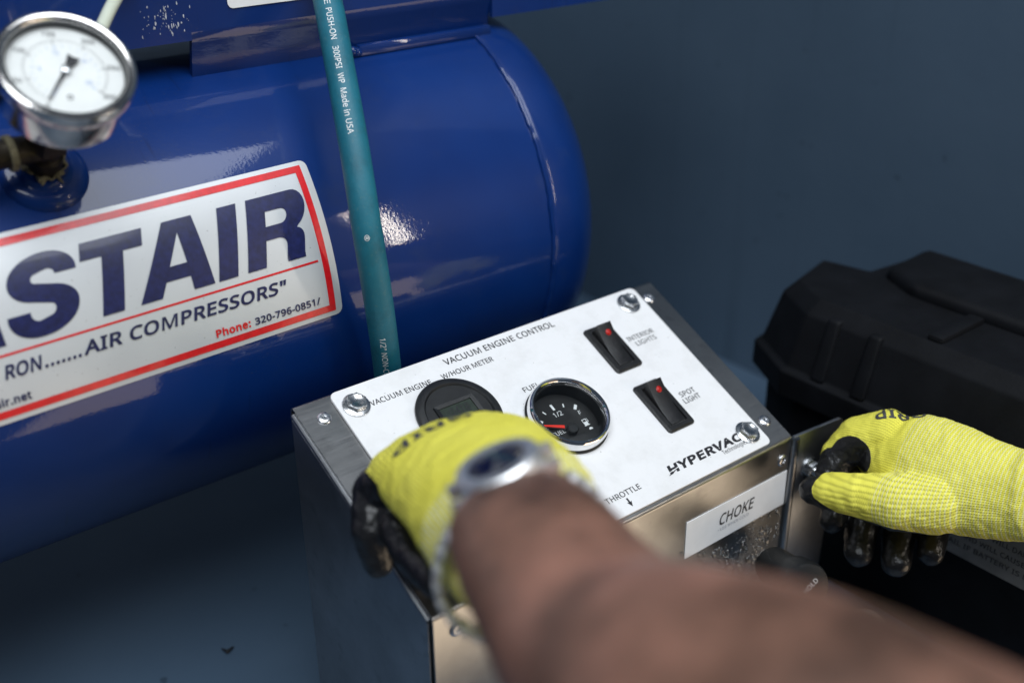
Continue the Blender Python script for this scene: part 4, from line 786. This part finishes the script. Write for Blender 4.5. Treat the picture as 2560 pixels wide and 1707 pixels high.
for i, (t, x) in enumerate((('BATTERY WITH', 0.1080), ('CHARGER', 0.1060), ('BATTERY WILL DAMAGE', 0.0920), ('OR AND WILL CAUSE ALT', 0.0840), ('FAIL IF BATTERY IS DEAD', 0.0820))):
    build('lettering', flat(place(glyphs(t, 0.0044, 0.0037*len(t), 0.02), x, -0.058-0.0092*i), FBL, 0.0009), 'ink_grey', wl, False)

dc = build('dirt_crumb', join(roundcone((0.0, 0, 0), 0.0018, (0.006, 0.002, 0.0005), 0.0008, 8, 3), roundcone((0, 0, 0), 0.0015, (-0.002, 0.006, 0.0005), 0.0006, 8, 3)), 'rubber_black'); dc.location = V((-0.02311, 0.27874, -0.19850)); tag(dc, 'tiny dark crumb of dirt on the floor beside the control box', 'dirt')
# ------------------------------------------------------------------ person: two arms with gloves
pe = thing('person', (-0.02388, -0.22480, 0.14134), 'person reaching in with bare forearms and yellow black-dipped work gloves', 'person')
def ell_loft(st, n=40, close=True):
    """closed loft through ellipses: each station has two edge points and a half thickness"""
    cs_ = [(V(a)+V(b))/2 for a, b, t in st]; rings = []; info = []
    for i, (a, b, t) in enumerate(st):
        tg = (cs_[min(i+1, len(st)-1)]-cs_[max(i-1, 0)]).normalized(); hw = (V(a)-V(b))/2
        hw = hw-tg*hw.dot(tg)*0.6; ht = tg.cross(hw).normalized()*t; info.append((cs_[i], hw, ht, tg))
        rings.append([cs_[i]+hw*math.cos(2*math.pi*k/n)+ht*math.sin(2*math.pi*k/n) for k in range(n)])
    if close:
        c, hw, ht, tg = info[0]; rings.insert(0, [c-tg*0.5*ht.length+hw*0.6*math.cos(2*math.pi*k/n)+ht*0.6*math.sin(2*math.pi*k/n) for k in range(n)])
        c, hw, ht, tg = info[-1]; rings.append([c+tg*0.55*ht.length+hw*0.65*math.cos(2*math.pi*k/n)+ht*0.65*math.sin(2*math.pi*k/n) for k in range(n)])
    return rings_loft(rings), info
def dense(st, sub=5):
    A = smooth_path([a for a, b, t in st], sub); B = smooth_path([b for a, b, t in st], sub); T = smooth_path([(t, 0, 0) for a, b, t in st], sub)
    return [(A[i], B[i], T[i].x) for i in range(len(A))]
def fused(gs, voxel, iters):
    v, f = join(*gs); me = bpy.data.meshes.new('u'); me.from_pydata([tuple(p) for p in v], [], f)
    bm = bmesh.new(); bm.from_mesh(me)
    bmesh.ops.recalc_face_normals(bm, faces=bm.faces); bm.to_mesh(me); bm.free()
    o = bpy.data.objects.new('u', me); COL.objects.link(o)
    r = o.modifiers.new('r', 'REMESH'); r.mode = 'VOXEL'; r.voxel_size = voxel
    s = o.modifiers.new('s', 'SMOOTH'); s.factor = 0.5; s.iterations = iters
    dg = bpy.context.evaluated_depsgraph_get(); out = bpy.data.meshes.new_from_object(o.evaluated_get(dg)); bpy.data.objects.remove(o); return out
def seg_d(p, a, b):
    ab = b-a; t = np.clip(((p-a)@ab)/(ab@ab), 0, 1); return np.linalg.norm(p-(a+t[:, None]*ab), axis=1), t
def glove(name, gs, ribv, blacks, axis0, axis1, wide, zone, extra=None, voxel=0.0011, iters=6, label=None):
    me = fused(gs, voxel, iters)
    n = len(me.vertices); co_ = np.empty(n*3); me.vertices.foreach_get('co', co_); p = co_.reshape(-1, 3)
    # small folds of the cloth, lumps of the dip
    nr = np.empty(n*3); me.vertices.foreach_get('normal', nr); nr = nr.reshape(-1, 3)
    fold = np.array([noise.noise(V(q[0]*70, q[1]*150, q[2]*110))*0.0008 + noise.noise(V(q[0]*310, q[1]*310, q[2]*310))*0.00035 for q in p]); p = p + nr*fold[:, None]
    coat = np.zeros(n)
    for a, ra, b, rb in blacks:
        d, t = seg_d(p, np.array(a), np.array(b)); rad = ra+(rb-ra)*t; coat = np.maximum(coat, 0.5+(rad+0.0022-d)/0.012)
    if extra is not None: coat = np.maximum(coat, extra(p))
    a0, a1 = np.array(axis0), np.array(axis1); ax = (a1-a0); ln = np.linalg.norm(ax); ax /= ln
    w = np.array(wide); w -= ax*(w@ax); w /= np.linalg.norm(w); u_ = np.cross(ax, w)
    q = p-a0; u = q@ax; v = np.arctan2(q@u_, q@w)*0.036
    kn_ = np.stack([u, v, u/zone*0.5], 1).astype(np.float32)
    at_ = me.attributes.new('knit', 'FLOAT_VECTOR', 'POINT'); at_.data.foreach_set('vector', kn_.ravel())
    rb_ = me.attributes.new('rib', 'FLOAT', 'POINT'); rb_.data.foreach_set('value', (v if ribv else u).astype(np.float32))
    wh_ = me.attributes.new('white', 'FLOAT', 'POINT'); wh_.data.foreach_set('value', np.full(n, 0.85 if ribv else 0.42, np.float32))
    ct_ = me.attributes.new('coat', 'FLOAT', 'POINT'); ct_.data.foreach_set('value', np.clip(coat, 0, 1).astype(np.float32))
    org = V(p.mean(0)); me.vertices.foreach_set('co', (p-np.array(org)).ravel()); me.update()
    me.name = name; o = finish(name, me, 'glove_knit', pe, True, 180, None, org)
    if label: o['label'] = label
    return o
def chain(pts, rads): return [(pts[i], rads[i], pts[i+1], rads[i+1]) for i in range(len(pts)-1)]
def rc_list(ch): return [roundcone(*c_) for c_ in ch]

# --- arm across the foreground: forearm, glove, watch
FA = [((0.00100, -0.12295, 0.15860), (-0.05229, -0.10686, 0.13048), 0.0255), ((-0.01238, -0.14569, 0.16888), (-0.06844, -0.12312, 0.14537), 0.026), ((-0.02136, -0.17555, 0.17792), (-0.08312, -0.15255, 0.14786), 0.030), ((-0.02825, -0.21469, 0.17473), (-0.09675, -0.18451, 0.15444), 0.034), ((-0.03224, -0.24867, 0.17892), (-0.11103, -0.21701, 0.15707), 0.040),
      ((-0.03672, -0.28091, 0.19892), (-0.12541, -0.25188, 0.16261), 0.045), ((-0.03792, -0.31556, 0.21696), (-0.13650, -0.29051, 0.16628), 0.048), ((-0.03427, -0.35642, 0.22437), (-0.14073, -0.33242, 0.16202), 0.050), ((-0.02664, -0.39931, 0.22221), (-0.13240, -0.37663, 0.14727), 0.050), ((-0.00422, -0.45220, 0.21142), (-0.11558, -0.43173, 0.12131), 0.052)]
(fg_, finfo) = ell_loft(dense(FA, 6), 56)
me = fused([fg_], 0.0022, 4)
n = len(me.vertices); co_ = np.empty(n*3); me.vertices.foreach_get('co', co_); p_ = co_.reshape(-1, 3)
for i in range(n):
    q = V(p_[i]); p_[i] += np.array(q-V(finfo[len(finfo)//2][0])).__mul__(0) + 0.0016*np.array(noise.noise_vector(q*22))
org = V(p_.mean(0)); me.vertices.foreach_set('co', (p_-np.array(org)).ravel()); me.update(); me.name = 'forearm'
fo = finish('forearm', me, 'skin', pe, True, 180, None, org); fo['label'] = 'bare brown forearm crossing the foreground'
PAL = [((-0.00492, -0.13967, 0.16070), (-0.06627, -0.12752, 0.12516), 0.0285), ((0.01526, -0.12255, 0.15001), (-0.05832, -0.09999, 0.11565), 0.029), ((0.03488, -0.09560, 0.13846), (-0.04224, -0.05602, 0.10410), 0.029), ((0.05214, -0.06147, 0.12402), (-0.02842, -0.01460, 0.09699), 0.0305), ((0.07024, -0.02814, 0.10938), (-0.02058, 0.02318, 0.09239), 0.0285), ((0.08449, 0.00057, 0.09383), (-0.01686, 0.03918, 0.08633), 0.0235)]
(pg_, pinfo) = ell_loft(dense(PAL, 4), 48)
pinky = chain([(-0.00774, 0.02671, 0.08703), (-0.01126, 0.03772, 0.07746), (-0.02284, 0.02596, 0.06216), (-0.02254, 0.02128, 0.04141)], [0.0150, 0.0140, 0.0122, 0.0095])
ring_ = chain([(0.01109, 0.02535, 0.08597), (0.02239, 0.04969, 0.05969), (0.00900, 0.02937, 0.04431), (0.00674, 0.02004, 0.02650)], [0.0155, 0.0135, 0.0120, 0.0095])
midd = chain([(0.04271, 0.02077, 0.08460), (0.05813, 0.04723, 0.06237), (0.05078, 0.03387, 0.03623), (0.04475, 0.01944, 0.02369)], [0.0155, 0.0135, 0.0118, 0.0095])
inde = chain([(0.07637, 0.01249, 0.07989), (0.09306, 0.03346, 0.05505), (0.08736, 0.02219, 0.02979), (0.07854, 0.00921, 0.02057)], [0.0150, 0.0130, 0.0115, 0.0095])
thum = chain([(0.03190, -0.06153, 0.10964), (0.05993, -0.02809, 0.06231), (0.06977, -0.01012, 0.03535), (0.07076, 0.00182, 0.02160)], [0.0170, 0.0150, 0.0130, 0.0100])
heel = chain([(-0.00699, 0.03043, 0.07575), (-0.01364, 0.01193, 0.06726), (-0.01830, -0.00917, 0.06168), (-0.02750, -0.04616, 0.07037)], [0.0115, 0.0110, 0.0105, 0.0090])
blk = [((-0.02448, 0.03102, 0.08409), 0.0110, (-0.02374, 0.02564, 0.07640), 0.0120), ((-0.01713, 0.01922, 0.08588), 0.0110, (-0.01920, 0.02483, 0.08087), 0.0120), ((-0.00997, 0.03971, 0.07773), 0.0142, (-0.01560, 0.03444, 0.07125), 0.0132)] + pinky[1:] + ring_[1:] + midd[1:] + inde[1:] + thum[1:] + heel
def palm_edge(p):
    # dipped palm: everything below the side line of the hand
    c = np.array([tuple(i_[0]) for i_ in pinfo]); ht = np.array([tuple(i_[2]) for i_ in pinfo]); hw = np.array([tuple(i_[1]) for i_ in pinfo])
    d = np.linalg.norm(p[:, None]-c[None], axis=2); k = d.argmin(1); q = p-c[k]
    tn = (q*ht[k]).sum(1)/((ht[k]**2).sum(1)); wn = (q*hw[k]).sum(1)/((hw[k]**2).sum(1))
    sgn = np.sign((ht[0]*np.array(CAMROW[1])).sum())      # +1: ht points down
    below = tn*sgn
    return np.where(k > 3, 0.5+(below-0.62)*0.5, 0.0)
glv = glove('glove', [pg_] + rc_list(pinky+ring_+midd+inde+thum+heel), True, blk, pinfo[0][0], pinfo[-1][0], pinfo[3][1], 0.066, palm_edge, 0.0012, 6, 'yellow knit glove with black dipped fingers under the watch')
# cuff rim
c0, hw0, ht0, tg0 = pinfo[0]
rim = [c0+hw0*1.01*math.cos(2*math.pi*k/72)+ht0*1.01*math.sin(2*math.pi*k/72) for k in range(72)]

# wristwatch round the cuff
wc, whw, wht, wtg = pinfo[1][0]*0.35+pinfo[0][0]*0.65, pinfo[0][1], pinfo[0][2], pinfo[0][3]
if (V(CAMROW[1])).dot(wht) > 0: wht = -wht
ww = thing('wristwatch', wc, 'steel wristwatch with dark blue dial worn over the glove cuff', 'wristwatch')
def wpt(a, k=1.0, off=0.0):
    q = whw*math.cos(a)+wht*math.sin(a); nn = (whw.normalized()*math.cos(a)*wht.length + wht.normalized()*math.sin(a)*whw.length).normalized()
    return wc+q*k+nn*off, nn
CA = R(72); per = []
for i in range(721): per.append(wpt(2*math.pi*i/720, 1.0, 0.003)[0])
acc = [0.0]
for i in range(720): acc.append(acc[-1]+(per[i+1]-per[i]).length)
def at_len(s_):
    s_ = s_ % acc[-1]; i = int(np.searchsorted(acc, s_))-1; i = max(0, i); return 2*math.pi*i/720
s_case = acc[int(CA/(2*math.pi)*720)]; LK = 0.0072; nl = int((acc[-1]-0.042)/LK)
for i in range(nl):
    s_ = s_case+0.0215+LK*(i+0.5); a = at_len(s_); pp, nn = wpt(a, 1.0, 0.0045); pp = pp - whw.normalized()*0.003*max(0.0, -math.cos(a)+0.3) - wht.normalized()*0.001*max(0.0, -math.sin(a)); tg_ = wtg
    tw = nn.cross(tg_).normalized(); f = frame(pp, tw, tg_-tw*tg_.dot(tw), nn)
    lk = build('bracelet_link', box(f, -LK*0.46, LK*0.46, -0.0092, 0.0092, -0.0014, 0.0014), 'watch_steel', ww, bevel=0.0009, seg=2)
    build('centre_link', box(f, -LK*0.40, LK*0.40, -0.0036, 0.0036, 0.0013, 0.0019), 'watch_steel', lk, bevel=0.0003, seg=1)
pp, nn = wpt(CA, 1.0, 0.0045); pp = pp+nn*0.002; nn = (nn-wtg*0.24).normalized(); tw = nn.cross(wtg).normalized(); f = frame(pp, tw, nn.cross(tw), nn)
build('case', lathe(f, [(0, -0.004), (0.0180, -0.004), (0.0200, -0.001), (0.0205, 0.003), (0.0200, 0.0055), (0.0190, 0.0060)], 64), 'watch_steel', ww)
build('bezel', lathe(f, [(0.0200, 0.0052), (0.0203, 0.0070), (0.0192, 0.0084), (0.0150, 0.0090), (0.0138, 0.0084), (0.0136, 0.0070)], 64), 'watch_steel', ww)
build('dial', lathe(f, [(0, 0.0072), (0.0140, 0.0072)], 48), 'watch_blue', ww)
build('crystal', lathe(f, [(0, 0.0090), (0.010, 0.0088), (0.0140, 0.0085)], 48), 'lens_glass', ww)
for q in range(12):
    a = R(30*q); build('hour_mark', box(f @ Matrix.Rotation(a, 4, 'Z'), 0.0100, 0.0125, -0.0005, 0.0005, 0.0073, 0.0076), 'watch_lume', ww, False)
build('hand', box(f @ Matrix.Rotation(R(70), 4, 'Z'), -0.002, 0.0085, -0.0006, 0.0006, 0.0076, 0.0079), 'watch_steel', ww, False)
build('hand', box(f @ Matrix.Rotation(R(190), 4, 'Z'), -0.002, 0.0115, -0.0005, 0.0005, 0.0079, 0.0082), 'watch_steel', ww, False)
for sx_ in (-1, 1):
    for sy_ in (-1, 1): build('lug', box(f, sx_*0.0215-0.0042, sx_*0.0215+0.0042, sy_*0.0088-0.0018, sy_*0.0088+0.0018, -0.0040, 0.0026), 'watch_steel', ww, bevel=0.001)
for q in (-1, 0, 1): build('crown' if q == 0 else 'pusher', lathe(axframe(f @ V(0.0085*q, -0.0190+0.0022*abs(q), 0.0015), f.col[1].xyz*-1), [(0, 0), (0.0024, 0), (0.0026, 0.003), (0.0020, 0.0046), (0, 0.0048)], 20), 'chrome', ww)

# --- second arm at the right edge: glove pinching the choke control
PR = [((0.40300, -0.15144, 0.03351), (0.37501, -0.17551, -0.01773), 0.0245), ((0.40217, -0.13880, 0.02997), (0.37428, -0.16513, -0.02251), 0.0250), ((0.40174, -0.11763, 0.02921), (0.36568, -0.14813, -0.02664), 0.0265), ((0.40034, -0.09078, 0.02951), (0.35560, -0.12608, -0.02913), 0.0270), ((0.39712, -0.06440, 0.02673), (0.35164, -0.10445, -0.03135), 0.0260), ((0.38935, -0.04501, 0.01609), (0.35893, -0.07701, -0.02820), 0.0230), ((0.38421, -0.03190, 0.00329), (0.36719, -0.05107, -0.02167), 0.0180)]
(rg1, rinfo) = ell_loft(dense(PR, 4), 48)
rth = chain([(0.35981, -0.10984, -0.01143), (0.34015, -0.09127, -0.01344), (0.32835, -0.06848, -0.01464), (0.32149, -0.04743, -0.01917), (0.31823, -0.03585, -0.02296)], [0.0245, 0.0215, 0.0165, 0.0140, 0.0105])
rin = chain([(0.37791, -0.05395, 0.01002), (0.36853, -0.03655, 0.00327), (0.35744, -0.02818, -0.01103), (0.34694, -0.02963, -0.02209)], [0.0200, 0.0170, 0.0138, 0.0115])
rf1 = chain([(0.37529, -0.03071, -0.03110), (0.36500, -0.02665, -0.04899), (0.34800, -0.03613, -0.06298)], [0.0130, 0.0120, 0.0098])
rf2 = chain([(0.39818, -0.03429, -0.03056), (0.38284, -0.03937, -0.05814), (0.35093, -0.06066, -0.08035)], [0.0150, 0.0138, 0.0112])
rf3 = chain([(0.41099, -0.05380, -0.03420), (0.39973, -0.06205, -0.06167), (0.36590, -0.08403, -0.08288)], [0.0155, 0.0138, 0.0114])
rf4 = chain([(0.41955, -0.07528, -0.03501), (0.41037, -0.08524, -0.05802), (0.38307, -0.10097, -0.07232)], [0.0140, 0.0124, 0.0100])
def rext(p):
    # dipped palm side: below the thumb line
    c = np.array([tuple(i_[0]) for i_ in rinfo]); hw = np.array([tuple(i_[1]) for i_ in rinfo])
    d = np.linalg.norm(p[:, None]-c[None], axis=2); k = d.argmin(1); q = p-c[k]; wn = (q*hw[k]).sum(1)/((hw[k]**2).sum(1))
    down = p@np.array(CAMROW[1])
    e0 = np.array((0.31361, -0.04115, -0.02366)); e1 = np.array((0.36601, -0.14365, -0.03042)); e2 = np.array((0.33263, -0.08061, -0.02862))
    ax = (e1-e0); L_ = np.linalg.norm(ax); ax /= L_; t = ((p-e0)@ax)/L_
    line = np.interp(t, [-0.3, 0.0, 0.15, 0.37, 0.65, 1.0, 1.3], [-0.004, 0.0, 0.006, 0.005, 0.004, 0.0045, 0.02]); base = e0@np.array(CAMROW[1])+t*((e1-e0)@np.array(CAMROW[1]))
    return np.clip(0.5+(down-(base+line))/0.012, 0, 1)*(t < 1.15)
tipb = [((0.32090, -0.03112, -0.02110), 0.0135, (0.31352, -0.03646, -0.02991), 0.0110), ((0.33665, -0.02853, -0.02428), 0.012, (0.32643, -0.02941, -0.02272), 0.012)]
grv = glove('glove', [rg1] + rc_list(rth+rin+rf1+rf2+rf3+rf4), False, [((0.34738, -0.04311, -0.00220), 0.0140, (0.34224, -0.04338, -0.00459), 0.0130)]+[((0.35198, -0.03154, -0.01423), 0.0120, (0.34545, -0.03061, -0.02100), 0.0115)]+rf1+rf2+rf3+rf4+tipb, rinfo[0][0], rinfo[-1][0], rinfo[3][1], 0.088, rext, 0.0010, 5, 'yellow knit glove with black fingertips pinching the choke control')
(ag, ainfo) = ell_loft(dense([((0.39807, -0.14135, 0.02068), (0.37819, -0.16174, -0.01668), 0.0215), ((0.40162, -0.16506, 0.03496), (0.38116, -0.18544, -0.00994), 0.0225), ((0.40343, -0.21287, 0.05393), (0.37304, -0.23696, -0.00038), 0.026), ((0.40585, -0.30650, 0.07762), (0.35804, -0.33527, 0.01646), 0.034), ((0.39366, -0.43512, 0.10633), (0.33216, -0.46381, 0.02796), 0.044), ((0.39603, -0.61720, 0.11339), (0.31072, -0.63657, 0.01979), 0.052)], 5), 40)
me = fused([ag], 0.002, 3); n = len(me.vertices); co_ = np.empty(n*3); me.vertices.foreach_get('co', co_); p_ = co_.reshape(-1, 3); org = V(p_.mean(0)); me.vertices.foreach_set('co', (p_-np.array(org)).ravel()); me.update()
fo2 = finish('forearm', me, 'skin', pe, True, 180, None, org); fo2['label'] = 'bare wrist emerging from the glove at the right edge'

# print on the backs of the gloves
from mathutils.bvhtree import BVHTree
def glove_print(o, text, c, c2, up, cap):
    me = o.data; og = ORI[o]; bv = BVHTree.FromPolygons([v.co+og for v in me.vertices], [tuple(q.vertices) for q in me.polygons])
    c, c2 = V(c), V(c2); xd = (c2-c); w = xd.length; xd.normalize(); up = V(up); nd_ = (up-xd*up.dot(xd)).normalized(); yd = nd_.cross(xd)
    g = cut2d(glyphs(text, cap, w, 0.04), 0.0012, -0.01, cap+0.01); vs = []
    for a, b in g[0]:
        q = c+xd*a+yd*b+nd_*0.06; h_, n_, i_, d_ = bv.ray_cast(q, -nd_, 0.12)
        vs.append((h_+n_*0.0005) if h_ is not None else None)
    fs = [q for q in g[1] if all(vs[i] is not None for i in q)]
    if fs: build('glove_print', ([v if v is not None else c for v in vs], fs), 'ink_grey', o, False)
UPV = -V(CAMROW[1])
glove_print(grv, 'GRIP', (0.39574, -0.07197, 0.02649), (0.37356, -0.04644, 0.01653), tuple(UPV+V(CAMROW[2])*-0.25), 0.0095)
glove_print(glv, 'GRIP', (0.03527, 0.00144, 0.12379), (-0.01129, 0.01651, 0.11166), tuple(UPV+V(CAMROW[2])*-0.3), 0.010)

# hose print
def hs(k): return hlen[min(int(k*10), len(hlen)-2)] + (k*10-int(k*10))*(hlen[min(int(k*10), len(hlen)-2)+1]-hlen[min(int(k*10), len(hlen)-2)])
for t_, k0, k1 in (('TIVE', 4.86, 5.25), ('PUSH-ON', 5.32, 5.80), ('300PSI', 5.90, 6.20), ('WP', 6.26, 6.38), ('Made in USA', 6.44, 6.94), ('1/2" NON-CON', 9.30, 10.02)):
    hose_text(t_, hs(k0), 0.0040, hs(k1)-hs(k0), R(4))
hose_text('®', hs(7.97), 0.0034, 0.0036, R(2))
